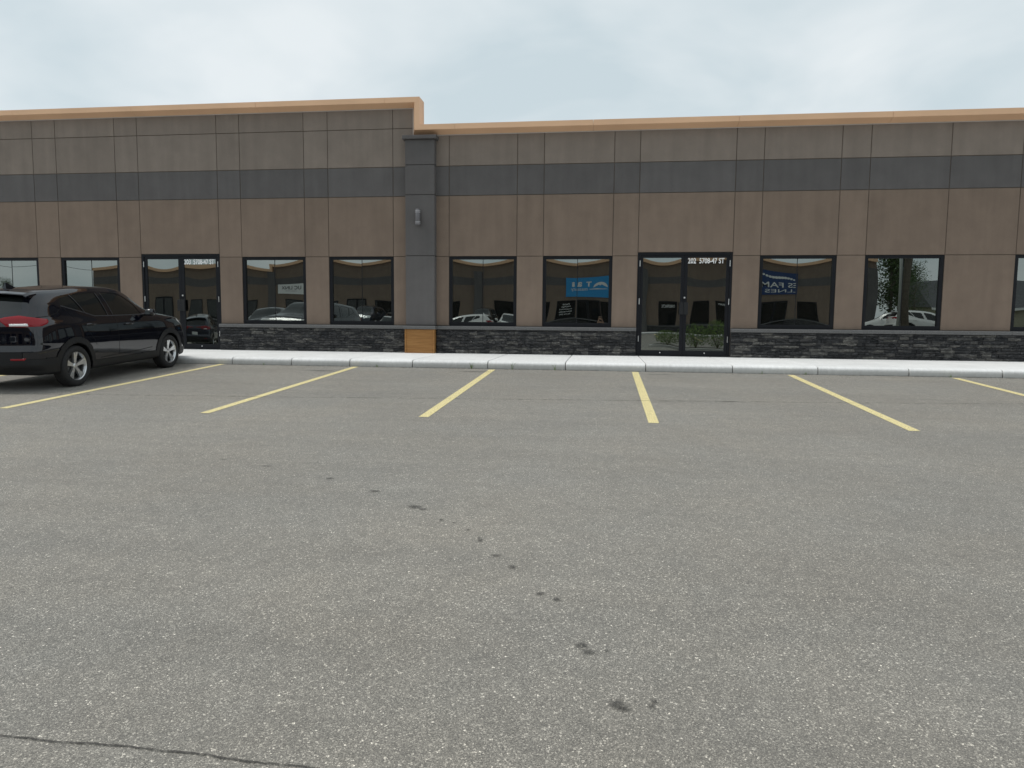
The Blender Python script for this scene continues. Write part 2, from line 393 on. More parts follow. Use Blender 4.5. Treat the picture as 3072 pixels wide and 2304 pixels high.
# ------------------------------------------------------------------ the building
bld = tag(empty('commercial_building', (0, 6, 0)), 'long brown stucco strip building with charcoal band and stone base', 'building')
bld.location = (0, 0, 0)
SX = [-13.887, -13.269, -11.711, -11.122, -9.104, -8.533, -6.958, -6.378, -4.825, -3.517, -1.964, -1.367, .173, .729, 2.756, 3.33, 4.901, 5.478, 7.047, 8.414]
XL, XR = -30.0, 30.0
ZA, ZB, ZC, ZD, ZE, ZDOOR = 2.21, .635, 3.567, 4.225, 5.073, 2.285
ZTL, ZTR = 5.53, 4.915                                       # stucco tops, tall and low part
PILX0, PILX1, PILY = -4.486, -3.813, -.184
G = .007
def panel(x0, x1, z0, z1, mat, y=0.0):
    MB().box(x0+G, x1-G, y, y+.03, z0+G, z1-G, .004).build('wall_panel', mat, bld)
left = [-30, -27.2, -24.4, -21.6, -18.8, -16.0, -15.45]
right = [9.97, 10.55, 12.1, 12.7, 15, 18, 21, 24, 27, 30]
ALLX = left+SX+right
WIN = [(-15.45, -13.887), (-13.269, -11.711), (-8.533, -6.958), (-6.378, -4.825), (-3.517, -1.964), (-1.367, .173), (3.33, 4.901), (5.478, 7.047), (8.414, 9.97)]
DOORS = [(-11.122, -9.104), (.729, 2.756)]
isw = lambda a, c, L: any(abs(a-p) < .01 and abs(c-q) < .01 for p, q in L)
STEPX = -4.36
for a, c in zip(ALLX[:-1], ALLX[1:]):
    if abs(a+4.825) < .01:
        panel(a, c, ZA, ZC, M_BROWN); panel(a, c, ZC, ZD, M_DARK)
        g = G
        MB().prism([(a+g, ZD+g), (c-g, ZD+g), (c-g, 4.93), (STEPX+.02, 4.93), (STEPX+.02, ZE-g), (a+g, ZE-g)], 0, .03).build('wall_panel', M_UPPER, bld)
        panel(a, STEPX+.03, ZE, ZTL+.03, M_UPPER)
        panel(a, PILX0+.01, ZB, ZA, M_BROWN); panel(PILX1-.01, c, ZB, ZA, M_BROWN)
        continue
    door = isw(a, c, DOORS)
    panel(a, c, ZDOOR if door else ZA, ZC, M_BROWN); panel(a, c, ZC, ZD, M_DARK)
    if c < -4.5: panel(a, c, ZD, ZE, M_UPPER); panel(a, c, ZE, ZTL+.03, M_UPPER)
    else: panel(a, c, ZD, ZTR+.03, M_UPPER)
    if not door and not isw(a, c, WIN): panel(a, c, ZB, ZA, M_BROWN)
# backing wall behind the joints, with the openings left free
b = MB()
b.box(XL, XR, .012, .25, ZDOOR, ZTR); b.box(XL, STEPX, .012, .25, ZTR, ZTL)
edges = sorted([p for p in WIN+DOORS]); cur = XL
for p, q in edges:
    b.box(cur, p-.003, .012, .25, -.1, ZDOOR-.002); cur = q+.003
    if (p, q) in WIN: b.box(p-.003, q+.003, .012, .25, -.1, ZB-.02); b.box(p-.003, q+.003, .012, .25, ZA+.005, ZDOOR-.002)
b.box(cur, XR, .012, .25, -.1, ZDOOR-.002)
b.build('wall_core', M_GROOVE, bld)
b = MB(); b.box(XL, XR, .25, .3, ZTR-.6, ZTR-.5); b.box(XL, XR, .26, 16, 4.3, 4.4); b.build('roof_deck', M_INT, bld)
b = MB(); b.box(XL, XR, 15.8, 16, -.1, 4.9); b.box(XL, XL+.2, .26, 15.8, -.1, 5.5); b.box(XR-.2, XR, .26, 15.8, -.1, 4.9); b.build('rear_wall', M_BROWN, bld)
b = MB(); b.box(XL+.3, XR-.3, 5.0, 5.1, 0, 2.9); b.box(XL+.3, XR-.3, .3, 5.0, 2.85, 2.9); b.box(XL+.3, XR-.3, .3, 5, -.06, -.01); b.build('interior', M_INT, bld)

# cornice: profile swept along the stepped roof line with mitred corners
PROF = [(0, .21), (0, -.20), (.115, -.20), (.119, -.19), (.185, -.006), (.185, .21)]
CX, ZL, ZR = -4.15, 5.70, 5.10
ZL0, ZR1 = 5.70, 5.10
def sweep(pa, pb, name='cornice'):
    b = MB(); n = len(PROF)
    for fn in (pa, pb):
        for q, y in PROF: X, Z = fn(q); b.v.append((X, y, Z))
    for j in range(n): b.f.append((j, (j+1) % n, n+(j+1) % n, n+j))
    b.f += [tuple(range(n)), tuple(range(n, 2*n))]
    return b.build(name, M_FASCIA, bld)
cuts = [-30, -26.6, -23.5, -20.4, -17.3, -14.2, -11.1, -8.0, -4.95]
for a, c in zip(cuts[:-1], cuts[1:]): sweep(lambda q, a=a: (a+.003, ZL-q), lambda q, c=c: (c-.003, ZL-q))
sweep(lambda q: (-4.95+.0015, ZL-q), lambda q: (CX-q, ZL-q))
sweep(lambda q: (CX-q-.0005, ZL-q-.001), lambda q: (CX-q-.0005, ZR-q+.001))
cuts = [-3.35, -.3, 2.75, 5.8, 8.85, 11.9, 15, 18, 21, 24, 27, 30]
sweep(lambda q: (CX-q, ZR-q), lambda q: (-3.35-.0015, ZR-q))
for a, c in zip(cuts[:-1], cuts[1:]): sweep(lambda q, a=a: (a+.003, ZR-q), lambda q, c=c: (c-.003, ZR-q))
b = MB(); b.box(XL, CX-.19, -.012, -.003, ZL-.203, ZL-.187); b.box(CX-.19, XR, -.012, -.003, ZR-.203, ZR-.187); b.box(CX-.203, CX-.187, -.0125, -.0035, ZR-.187, ZL-.203)
b.build('drip_edge', M_TRIMW, bld)

# pilaster
pil = MB().box(PILX0+.02, PILX1-.02, PILY+.02, .02, .55, 4.80).build('pilaster', M_DARK, bld)
for z0, z1 in ((.64, ZA), (ZA, ZC), (ZC, ZD), (ZD, 4.785)):
    MB().box(PILX0, PILX1, PILY, .01, z0+.008, z1-.008, .004).build('pilaster_panel', M_DARK, pil)
MB().box(PILX0-.055, PILX1+.055, PILY-.06, .008, 4.785, 4.865, .006).build('pilaster_cap', M_DARK, pil)
wp = MB().box(PILX0-.005, PILX1+.005, PILY-.055, .01, .004, .545).build('wood_panel', M_WOOD, pil)
for x0, x1 in ((PILX0-.012, PILX0+.022), (PILX1-.03, PILX1+.012)):
    MB().box(x0, x1, PILY-.07, PILY-.04, .003, .547, .003).build('wood_trim', M_WOOD, wp)
# ledge (stone sill) with joints; wraps round the pilaster
LY = -.125
def ledge(x0, x1, y0=LY, y1=-.001):
    x = x0
    while x < x1-.01:
        L = min(R.uniform(.8, 1.1), x1-x)
        if x1-x-L < .3: L = x1-x
        b = MB(); n = 6; ys_ = [y0+R.uniform(-.004, .004) for _ in range(n+1)]; xs_ = [x+.002+(L-.004)*i/n for i in range(n+1)]
        for X, Y in zip(xs_, ys_):
            b.v += [(X, Y+.006, .552), (X, Y, .56), (X, Y, .612+R.uniform(-.002, .002)), (X, Y+.01, .624), (X, y1, .632), (X, y1, .552)]
        for i in range(n):
            for j in range(5): b.f.append((i*6+j, i*6+j+1, i*6+6+j+1, i*6+6+j))
            b.f.append((i*6+5, i*6, i*6+6, i*6+11))
        b.f += [tuple(range(6)), tuple(range(6*n, 6*n+6))]
        b.build('sill_stone', M_LEDGE, bld); x += L
ledge(-30, -11.13); ledge(-9.10, PILX0-.04); ledge(PILX0-.04, PILX1+.04, PILY-.10); ledge(PILX1+.04, .725); ledge(2.76, 30)

# ledgestone base, laid course by course
SEGS = [(-16.5, -11.14), (-9.095, PILX0-.018), (PILX1+.018, .722), (2.764, 10.6)]
def stone_mesh(i):
    rr = random.Random(100+i); b = MB(); nx, nz = 4, 2
    for iz in range(nz+1):
        for ix in range(nx+1):
            ed = ix in (0, nx) or iz in (0, nz)
            b.v.append((ix/nx+(0 if ix in (0, nx) else rr.uniform(-.05, .05)), -(.55 if ed else 1)+rr.uniform(-.25, .25)*(1 if ed else .8), iz/nz+(rr.uniform(-.06, .02) if iz == nz else rr.uniform(-.02, .06) if iz == 0 else rr.uniform(-.15, .15))))
    W = nx+1
    for iz in range(nz):
        for ix in range(nx): b.f.append((iz*W+ix, iz*W+ix+1, (iz+1)*W+ix+1, (iz+1)*W+ix))
    k = len(b.v); b.v += [(0, .6, 0), (1, .6, 0), (1, .6, 1), (0, .6, 1)]
    b.f += [(k, k+1)+tuple(range(nx, -1, -1)), (k+1, k+2, (nz+1)*W-1, 2*W-1, W-1), (k+2, k+3)+tuple(range(nz*W, (nz+1)*W)), (k+3, k, 0, W, 2*W)]
    return b.mesh('stone', M_STONE)
SM = [stone_mesh(i) for i in range(16)]
stones = []
for si, (xa, xb) in enumerate(SEGS):
    z = .004
    while z < .545:
        h = min(R.choice([.05, .06, .068, .068, .08, .09]), .548-z)
        if .548-z-h < .03: h = .548-z
        x = xa
        while x < xb-.001:
            L = min(R.choice([.09, .13, .17, .2, .24, .3])*R.uniform(.85, 1.15), xb-x)
            if xb-x-L < .06: L = xb-x
            d = R.uniform(.010, .042)
            if h > .065 and R.random() < .25:
                hh = h*R.uniform(.4, .6); stones.append((si, x, z, L, hh, d)); stones.append((si, x, z+hh, L, h-hh, R.uniform(.01, .034)))
            else: stones.append((si, x, z, L, h, d))
            x += L
        z += h
bases = []
for xa, xb in SEGS:
    bases.append(MB().box(xa, xb, -.075, .008, .0, .551).build('stone_base', plain('dark_mortar', (.012, .012, .013), .95), bld))
vis = sorted([s for s in stones if s[0] > 0 and s[1] < 9.2 and s[1] > -9.2], key=lambda s: -s[3]*s[4])
one = set(id(s) for s in vis[:300])
rest = [MB() for _ in SEGS]
for s in stones:
    si, x, z, L, h, d = s; me = R.choice(SM)
    if id(s) in one:
        o = add('stone', me, bases[si], (x+.003, -.078, z+.0025)); o.scale = (L-.006, d, h-.005)
    else:
        rest[si].raw([(x+.003+v.co.x*(L-.006), -.078+v.co.y*d, z+.0025+v.co.z*(h-.005)) for v in me.vertices], [tuple(p.vertices) for p in me.polygons])
for si, rb in enumerate(rest): tag(rb.build('small_stones', M_STONE, bases[si], fix=False), kind='stuff')

# windows: frame, two lites slightly bowed (sealed units), centre joint
def lite(x0, x1, wx0, wx1, z0, z1, y, amp, kink=1.45, seed=0):
    nx, nz = 16, 30; b = MB(); cx = (wx0+wx1)/2; hx = (wx1-wx0)/2; cz = (z0+z1)/2; hz = (z1-z0)/2
    rr = random.Random(seed); ph = [rr.uniform(0, 6.28) for _ in range(4)]
    for i in range(nx+1):
        for j in range(nz+1):
            X = x0+(x1-x0)*i/nx; Z = z0+(z1-z0)*j/nz; u = (X-cx)/hx; v = (Z-cz)/hz
            d = amp*(1-abs(u)**kink)*(1-v*v)+amp*.03*math.sin(2.1*u+ph[0])*math.sin(2.6*v+ph[1])
            b.v.append((X, y-d, Z))
    for i in range(nx):
        for j in range(nz): q = i*(nz+1)+j; b.f.append((q, q+nz+1, q+nz+2, q+1))
    return b
def window(x0, x1, z0, z1, i, amp):
    F = .068; w = MB()
    w.box(x0-.002, x0+F, .022, .12, z0, z1); w.box(x1-F, x1+.002, .022, .12, z0, z1)
    w.box(x0+F, x1-F, .023, .12, z1-F, z1); w.box(x0+F, x1-F, .023, .12, z0, z0+F+.01)
    fr = w.build('window', M_FRAME, bld)
    m = (x0+x1)/2; a, c, q, t = x0+F-.006, x1-F+.006, z0+F+.004, z1-F+.006
    lite(a, m-.0015, a, c, q, t, .062, amp, seed=i*2).build('pane', M_GLASS, fr, True, fix=False)
    lite(m+.0015, c, a, c, q, t, .062, amp*R.uniform(.85, 1.1), seed=i*2+1).build('pane', M_GLASS, fr, True, fix=False)
    MB().box(m-.006, m+.006, .058-amp*.97, .09, q, t).build('glazing_joint', M_FRAME, fr)
    MB().box(x0+.012, x1-.012, .006, .05, z0-.012, z0+.006).build('sill_flashing', M_FRAME, fr)
for i, (p, q) in enumerate(WIN): window(p, q, ZB+.012, ZA+.004, i, [.0016, .0018, .0026, .0024, .0025, .0025, .0028, .0019, .0018][i])

# double doors
def doors(x0, x1, number, seed):
    z1 = ZDOOR+.002; f = MB()
    f.box(x0, x0+.05, .012, .14, .006, z1); f.box(x1-.05, x1, .012, .14, .006, z1); f.box(x0+.05, x1-.05, .012, .14, z1-.055, z1); f.box(x0, x1, -.02, .16, .004, .018)
    root = f.build('double_door', M_FRAME, bld)
    m = (x0+x1)/2
    for k, (a, c) in enumerate(((x0+.053, m-.003), (m+.003, x1-.053))):
        st = .068; l = MB()
        l.box(a, a+st, .03, .075, .022, z1-.058); l.box(c-st, c, .03, .075, .022, z1-.058)
        l.box(a+st, c-st, .0305, .075, z1-.058-.06, z1-.058); l.box(a+st, c-st, .0305, .075, .022, .135)
        lf = l.build('door_leaf', M_FRAME, root)
        b = lite(a+st-.004, c-st+.004, a+st, c-st, .13, z1-.115, .048, .0011, 2.0, seed+k)
        b.v = [(x, y-.0007*math.sin(5*z+seed*2+k*1.7)*math.sin(3*(x-a)), z) for x, y, z in b.v]
        b.build('pane', M_GLASS, lf, True, fix=False)
        hx = c-.045 if k == 0 else a+.045
        h = MB(); h.box(hx-.045, hx+.045, -.03, -.012, .93, 1.20, .003); h.box(hx-.012, hx+.012, -.013, .031, .955, .975); h.box(hx-.012, hx+.012, -.013, .031, 1.155, 1.175)
        h.build('handle', M_BLACKP, lf)
        MB().lathe([(0, -.006), (.012, -.005), (.015, .001), (.015, .006)], 14, 'y', ((a+c)/2, .028, .085)).build('bottom_lock', M_SILVER, lf)
        if k == 1: MB().lathe([(0, -.010), (.017, -.009), (.021, .0), (.021, .008)], 18, 'y', (m-.006+.025, .026, 1.30)).build('lock_cylinder', M_SILVER, lf)
        xh = x0+.051 if k == 0 else x1-.051
        for zc in (2.045, 1.215, .39): MB().tube([(xh, .008, zc-.065), (xh, .008, zc+.065)], .0075, 8).build('hinge', M_SILVER, root)
    w = x1-x0; ta = x0+.535*w; tb = x0+.918*w
    t0 = ta+(tb-ta)*.225; t1 = ta+(tb-ta)*.315
    text_fit('unit_number', number, ta, t0, 2.045, 2.165, .0445, M_WHITE, root, bold=.02)
    text_fit('street_number', '5708-47 ST', t1, tb, 2.045, 2.165, .0445, M_WHITE, root, bold=.02)
doors(*DOORS[0], '203', 3); doors(*DOORS[1], '202', 9)

# wall lamp on the pilaster
sc = tag(empty('wall_lamp', (-4.175, PILY, 3.06)), 'grey cylinder wall lamp with silver rings on the charcoal pilaster', 'lamp')
ML = plain('grey_lamp_metal', (.15, .145, .155), .5, .2); MR = plain('lamp_ring_metal', (.42, .42, .43), .4, .3)
MB().lathe([(.0, -.175), (.052, -.175), (.056, -.17), (.056, .17), (.052, .175), (0, .175)], 24, 'z', (0, -.085, 0)).build('lamp_body', ML, sc, True)
for z in (-.135, -.105, .105, .135): MB().lathe([(.055, -.006), (.060, -.006), (.060, .006), (.055, .006)], 24, 'z', (0, -.085, z)).build('ring', MR, sc)
MB().box(-.03, .03, -.045, .0, -.06, .06).build('bracket', ML, sc)

# weeds at the kerb
def weed(x, h, n, seed, label, leafy=True):
    rr = random.Random(seed); b = MB()
    for k in range(n):
        a = rr.uniform(0, 6.28); L = h*rr.uniform(.5, 1); lean = rr.uniform(.1, .55)
        px, py = rr.uniform(-.012, .012), rr.uniform(-.008, .008)
        P = [(px+math.cos(a)*lean*L*t*t, py+math.sin(a)*lean*L*t*t*.5, L*t) for t in (0, .35, .7, 1)]
        b.tube(P, [.0025, .0022, .0016, .0006], 4, False)
        for t in ((.35, .55, .75, .95) if leafy else (.9,)):
            q = [P[0][i]+(P[3][i]-P[0][i])*t for i in range(3)]
            for s in (-1, 1):
                aa = a+s*1.2+rr.uniform(-.4, .4); l = h*.18*rr.uniform(.6, 1.1); cx, sx = math.cos(aa), math.sin(aa)
                b.raw([q, (q[0]+cx*l*.5-sx*l*.22, q[1]+sx*l*.5*.5, q[2]+l*.35), (q[0]+cx*l, q[1]+sx*l*.5, q[2]+l*.4), (q[0]+cx*l*.5+sx*l*.22, q[1]+sx*l*.5*.5, q[2]+l*.15)], [(0, 1, 2, 3)])
    o = b.build('weed', M_LEAF2, None, loc=(x, -2.835, gz(-2.835)+.002), fix=False)
    return tag(o, label, 'weed', 'weeds growing at the kerb foot')
weed(-2.451, .11, 7, 1, 'greenest leafy weed at the kerb, left of the third yellow line')
weed(-1.673, .13, 5, 2, 'tall thin weed at the kerb just right of the green weed', False)
weed(-.876, .10, 5, 3, 'thin weed at the kerb below the window with the blue sign reflection', False)
weed(2.846, .06, 4, 4, 'small weed at the kerb just right of the unit 202 door', False)
weed(3.592, .05, 6, 5, 'low tuft at the kerb near the right-hand slanting yellow line')
weed(-4.3, .05, 5, 6, 'low tuft at the kerb in front of the wood panel')
weed(-6.6, .07, 5, 7, 'small weed at the kerb left of the cracked kerb joint', False)
weed(6.0, .05, 6, 8, 'rightmost small tuft at the kerb')

# ------------------------------------------------------------------ cars
def pchip(xk, yk, x):
    xk, yk = np.asarray(xk, float), np.asarray(yk, float); h = np.diff(xk); d = np.diff(yk)/h
    m = np.zeros_like(yk); m[0], m[-1] = d[0], d[-1]
    for i in range(1, len(yk)-1):
        if d[i-1]*d[i] > 0:
            w1, w2 = 2*h[i]+h[i-1], h[i]+2*h[i-1]; m[i] = (w1+w2)/(w1/d[i-1]+w2/d[i])
    i = np.clip(np.searchsorted(xk, x)-1, 0, len(xk)-2); t = (x-xk[i])/h[i]
    return (2*t**3-3*t**2+1)*yk[i]+(t**3-2*t**2+t)*h[i]*m[i]+(-2*t**3+3*t**2)*yk[i+1]+(t**3-t**2)*h[i]*m[i+1]
def inpoly(px, pz, poly):
    r = np.zeros(px.shape, bool); n = len(poly)
    for i in range(n):
        (x0, z0), (x1, z1) = poly[i], poly[(i+1) % n]
        if z0 == z1: continue
        c = ((z0 > pz) != (z1 > pz)) & (px < (x1-x0)*(pz-z0)/(z1-z0)+x0); r ^= c
    return r
M_PAINT = plain('black_car_paint', (.0022, .0028, .0065), .5, .0, 1.0, spec=.0)
M_CARGLASS = plain('dark_car_glass', (.008, .010, .010), .02, spec=.6)
M_TYRE = plain('tyre_rubber', (.018, .018, .019), .8, var=.2, scale=40)
M_ALLOY = plain('alloy_wheel', (.62, .63, .64), .28, .9)
M_RED = plain('red_lamp_lens', (.24, .010, .016), .15, 0, .2, spec=.3)
M_CLEAR = plain('clear_lamp_lens', (.72, .74, .74), .12, 0, .8)
M_MIRROR = plain('mirror_glass', (.42, .45, .45), .05, 1.0)
M_AMBER = plain('amber_lamp', (.6, .22, .04), .2)
WB, WR, WZ = 2.62, .325, .325
REAR, FRONT = -.80, 3.46
ST = [-.80, -.755, -.64, -.35, .1, .5, .87, 1.24, 1.52, 1.75, 1.98, 2.22, 2.5, 2.8, 3.1, 3.3, 3.46]
TAB = dict(
 zs=[.30,.27,.26,.25,.25,.24,.24,.24,.24,.24,.24,.24,.24,.23,.22,.22,.23],
 zb=[1.085,1.09,1.095,1.095,1.09,1.075,1.065,1.06,1.055,1.05,1.045,1.035,1.02,.99,.945,.885,.74],
 zc=[1.375,1.415,1.44,1.46,1.475,1.49,1.495,1.485,1.455,1.39,1.28,1.155,1.055,1.015,.965,.90,.75],
 zr=[1.44,1.475,1.505,1.53,1.55,1.575,1.585,1.58,1.56,1.515,1.395,1.245,1.115,1.05,1.01,.945,.78],
 yw=[.63,.745,.828,.874,.892,.875,.866,.866,.868,.872,.878,.886,.892,.885,.855,.79,.61],
 yb=[.565,.67,.745,.785,.795,.795,.795,.795,.795,.795,.795,.80,.80,.79,.765,.71,.55],
 yc=[.49,.55,.585,.60,.605,.607,.607,.605,.60,.595,.60,.625,.665,.69,.68,.62,.48])
def xrear(z): return pchip([0, .30, .42, .60, .70, .92, 1.08, 1.26, 1.42, 1.6], [-.70, -.72, -.80, -.80, -.765, -.75, -.735, -.62, -.52, -.42], z)
def xfront(z): return pchip([0, .25, .45, .6, .78, .95, 1.6], [3.36, 3.40, 3.46, 3.45, 3.40, 3.30, 3.2], z)
def car_grid(k):
    nu = int(330/k); xs = np.linspace(REAR, FRONT, nu); T = {a: pchip(ST, b, xs) for a, b in TAB.items()}
    zs, zb, zc, zr, yw, yb, yc = (T[q] for q in ('zs', 'zb', 'zc', 'zr', 'yw', 'yb', 'yc'))
    zw = zs+(zb-zs)*.56
    cy = [yw-.09, yw-.035, yw-.012, yw, yw-.022, yb, yb*.35+yc*.65+.03, yc, yc*.86, yc*0]
    cz = [zs, zs+.03, zs+(zw-zs)*.45, zw, zw+(zb-zw)*.62, zb, zb+(zc-zb)*.62, zc, zc+(zr-zc)*.62, zr]
    cnt = [max(2, int(q/k)) for q in (5, 14, 18, 18, 13, 24, 16, 9, 24)]
    ts = np.concatenate([np.linspace(i, i+1, n, endpoint=False) for i, n in enumerate(cnt)]+[[len(cnt)]])
    idx = np.arange(10.); Y = np.zeros((nu, len(ts))); Z = Y.copy()
    for i in range(nu):
        Y[i] = pchip(idx, [q[i] for q in cy], ts); Z[i] = pchip(idx, [q[i] for q in cz], ts)
    X = np.repeat(xs[:, None], len(ts), 1)
    wr = np.clip(1-(X-REAR)/1.0, 0, 1)**2; wf = np.clip(1-(FRONT-X)/.6, 0, 1)**2
    X = X+wr*(xrear(Z)-REAR)+wf*(xfront(Z)-FRONT)
    # rear and front faces: the end sections run in to the centre line
    nc = max(8, int(44/k)); q = np.linspace(0, 1, nc)[1:]
    def cap(Yr, Zr, Xr, s, bul):
        Yc = Yr[None, :]*(1-q[:, None]); Zc = np.repeat(Zr[None, :], nc-1, 0)
        yn = Yc/np.maximum(Yr.max(), .01); Xc = Xr[None, :]+s*bul*((Yr/Yr.max())[None, :]**2-yn**2)
        return Xc, Yc, Zc
    a = cap(Y[0], Z[0], X[0], -1, .085); f = cap(Y[-1], Z[-1], X[-1], 1, .10)
    return [np.concatenate([p[::-1], m, r]) for p, m, r in zip(a, (X, Y, Z), f)], nc-1, nu
POLY = dict(
 front_win=[(1.90,1.075),(1.15,1.085),(1.08,1.10),(.98,1.46),(1.2,1.462),(1.42,1.44),(1.58,1.40),(1.70,1.335),(1.82,1.235)],
 rear_win=[(.95,1.09),(.60,1.10),(.42,1.155),(.245,1.43),(.5,1.452),(.85,1.458)],
 quarter=[(.375,1.165),(-.07,1.275),(-.01,1.415),(.205,1.432)],
 tail_side=[(-.9,1.15),(-.68,1.145),(-.55,1.105),(-.40,1.075),(-.20,1.06),(-.23,1.02),(-.36,.975),(-.9,.955)])
def make_car(label, group, paint, k=1, glass=None, plates=None):
    (X, Y, Z), na, nu = car_grid(k); N, Mv = X.shape
    root = empty('parked_car'); tag(root, label, 'car', group)
    du = np.gradient(np.stack([X, Y, Z], -1), axis=0); dv = np.gradient(np.stack([X, Y, Z], -1), axis=1)
    nrm = np.cross(dv, du); ln = np.linalg.norm(nrm, axis=-1, keepdims=True); nrm = nrm/np.maximum(ln, 1e-9)
    fl = np.sign(nrm[N//2, Mv//4, 1]); nrm *= fl if fl else 1
    V = np.stack([X, Y, Z], -1)
    fc = lambda A: (A[:-1, :-1]+A[1:, :-1]+A[:-1, 1:]+A[1:, 1:])/4
    fx, fy, fz = fc(X), fc(Y), fc(Z); I = np.arange(N-1)[:, None]; rear = (I < na)&(fx < 1); frt = (I >= na+nu-1)&(fx > 1)
    rear = np.broadcast_to(rear, fx.shape); frt = np.broadcast_to(frt, fx.shape); side = ~(rear | frt)
    J = np.broadcast_to(np.arange(Mv-1)[None, :]/(Mv-1), fx.shape)
    zbel = .9
    reg = np.full(fx.shape, 'body', dtype=object)
    a1, a2 = np.hypot(fx, fz-WZ), np.hypot(fx-WB, fz-WZ)
    clad = (side & ((a1 < .455) | (a2 < .455) | (fz < .375) | ((fx < -.42) & (fz < .50)))) | (rear & (fz < .60)) | (frt & (fz < .42))
    reg[clad & (fz < .8)] = 'cladding'
    hole = (np.minimum(a1, a2) < .362) & (fz < .75) & side
    reg[hole] = 'x'
    up_ = fy > .30
    for nme in ('front_win', 'rear_win', 'quarter'): reg[side & up_ & inpoly(fx, fz, POLY[nme])] = nme
    ws = side & (fz > 1.11) & (fx > 1.72) & (fx < 2.62) & (fy < .56+.12*np.clip((fx-1.7)/.9, 0, 1)-.04)&(J > .72)
    reg[ws] = 'windshield'
    rw = rear & (fz > 1.15) & (fz < 1.405) & (fy < .585-.30*(fz-1.10))
    reg[rw] = 'rear_window'
    hl = (side & (fx > 3.02) & inpoly(fx, fz, [(3.0,.90),(3.22,.80),(3.6,.72),(3.6,.84),(3.25,.93),(3.05,.945)])) | (frt & (fy > .34) & (fz > .72) & (fz < .80))
    reg[hl] = 'headlight'
    gr = frt & (fy < .33) & (fz > .45) & (fz < .74)
    reg[gr] = 'cladding'
    MT = dict(body=paint, cladding=M_BLACKP, front_win=M_CARGLASS, rear_win=M_CARGLASS, quarter=M_CARGLASS, windshield=M_CARGLASS, rear_window=M_CARGLASS, tail_light=M_RED, reversing_lamp=M_CLEAR, reflector=M_RED, headlight=M_CLEAR)
    OFF = dict(cladding=.012, front_win=-.006, rear_win=-.006, quarter=-.006, windshield=-.003, rear_window=-.004, tail_light=.006, reversing_lamp=.007, reflector=.014, headlight=.003)
    NM = dict(front_win='side_window', rear_win='side_window', quarter='quarter_window')
    gi = np.arange(N*Mv).reshape(N, Mv)
    def emit(name, mask, mat, off, sides, parent=root):
        me = bpy.data.meshes.new(name); vs_, fs_ = [], []; base = 0
        ii, jj = np.nonzero(mask)
        if not len(ii): return None
        quads = np.stack([gi[ii, jj], gi[ii+1, jj], gi[ii+1, jj+1], gi[ii, jj+1]], 1)
        used, inv = np.unique(quads, return_inverse=True); inv = inv.reshape(quads.shape)
        P = (V+nrm*off).reshape(-1, 3)[used]
        for s in sides:
            Q = P.copy(); Q[:, 1] *= s; vs_.append(Q); fs_.append((inv if s*fl > 0 else inv[:, ::-1])+base); base += len(Q)
        Vv = np.concatenate(vs_); Ff = np.concatenate(fs_)
        me.from_pydata(Vv.tolist(), [], Ff.tolist()); me.materials.append(mat)
        bm = bmesh.new(); bm.from_mesh(me); bmesh.ops.remove_doubles(bm, verts=bm.verts, dist=.0004); bmesh.ops.recalc_face_normals(bm, faces=bm.faces)
        for f in bm.faces: f.smooth = True
        bm.to_mesh(me); bm.free()
        return add(name, me, parent)
    body = emit('body', reg == 'body', paint, 0, (1, -1))
    emit('cladding', reg == 'cladding', M_BLACKP, .012, (1, -1))
    # dark returns behind panes, lamps and joints
    emit('door_frames', np.isin(reg, ['front_win', 'rear_win', 'quarter', 'windshield', 'rear_window', 'headlight', 'cladding']), M_BLACKP, -.014, (1, -1))
    for r in ('front_win', 'rear_win', 'quarter', 'headlight'):
        for s in (1, -1): emit(NM.get(r, r), reg == r, MT[r], OFF[r], (s,))
    for r in ('windshield', 'rear_window'): emit(r, reg == r, MT[r], OFF[r], (1, -1))
    # lamps: patches laid on the shell, measured along it from the rear corner
    cz_ = np.array([np.interp(1.0, Z[i, :int(Mv*.8)], np.arange(int(Mv*.8))) for i in range(N)])
    pts_ = np.array([[np.interp(cz_[i], np.arange(Mv), A[i]) for A in (X, Y)] for i in range(N)])
    arc = np.concatenate([[0], np.cumsum(np.hypot(*np.diff(pts_, axis=0).T))]); arc -= arc[na]
    def shell(sv, z, off):
        i = float(np.interp(sv, arc, np.arange(N))); i0 = min(int(i), N-2); t = i-i0; r = []
        for q in (i0, i0+1):
            m = int(Mv*.8); j = float(np.interp(z, Z[q, :m], np.arange(m))); j0 = min(int(j), m-2); u = j-j0
            r.append((V[q, j0]+off*nrm[q, j0])*(1-u)+(V[q, j0+1]+off*nrm[q, j0+1])*u)
        return r[0]*(1-t)+r[1]*t
    def patch(name, top, bot, mat, off, n, m=6):
        ss = np.linspace(top[0][0], top[-1][0], n+1)
        for s in (1, -1):
            b = MB()
            for q in ss:
                zt = float(np.interp(q, *zip(*top))); zb_ = float(np.interp(q, *zip(*bot)))
                for w_ in range(m+1):
                    f_ = w_/m; P_ = shell(q, zb_+(zt-zb_)*f_, off if 0 < w_ < m and q not in (ss[0], ss[-1]) else -.004); b.v.append((P_[0], s*P_[1], P_[2]))
            for i in range(n):
                for j in range(m): b.f.append((i*(m+1)+j, (i+1)*(m+1)+j, (i+1)*(m+1)+j+1, i*(m+1)+j+1))
            b.build(name, mat, root, True)
    nn = 36 if k == 1 else 14
    patch('tail_light', [(-.55,1.08),(-.27,1.092),(-.2,1.125),(0,1.15),(.15,1.125),(.42,1.078)], [(-.55,1.05),(-.27,1.045),(-.2,.965),(0,.955),(.25,.965),(.36,1.0),(.42,1.045)], M_RED, .007, nn)
    patch('reversing_lamp', [(-.17,1.018),(.11,1.022)], [(-.17,.975),(.11,.975)], M_CLEAR, .011, nn//3)
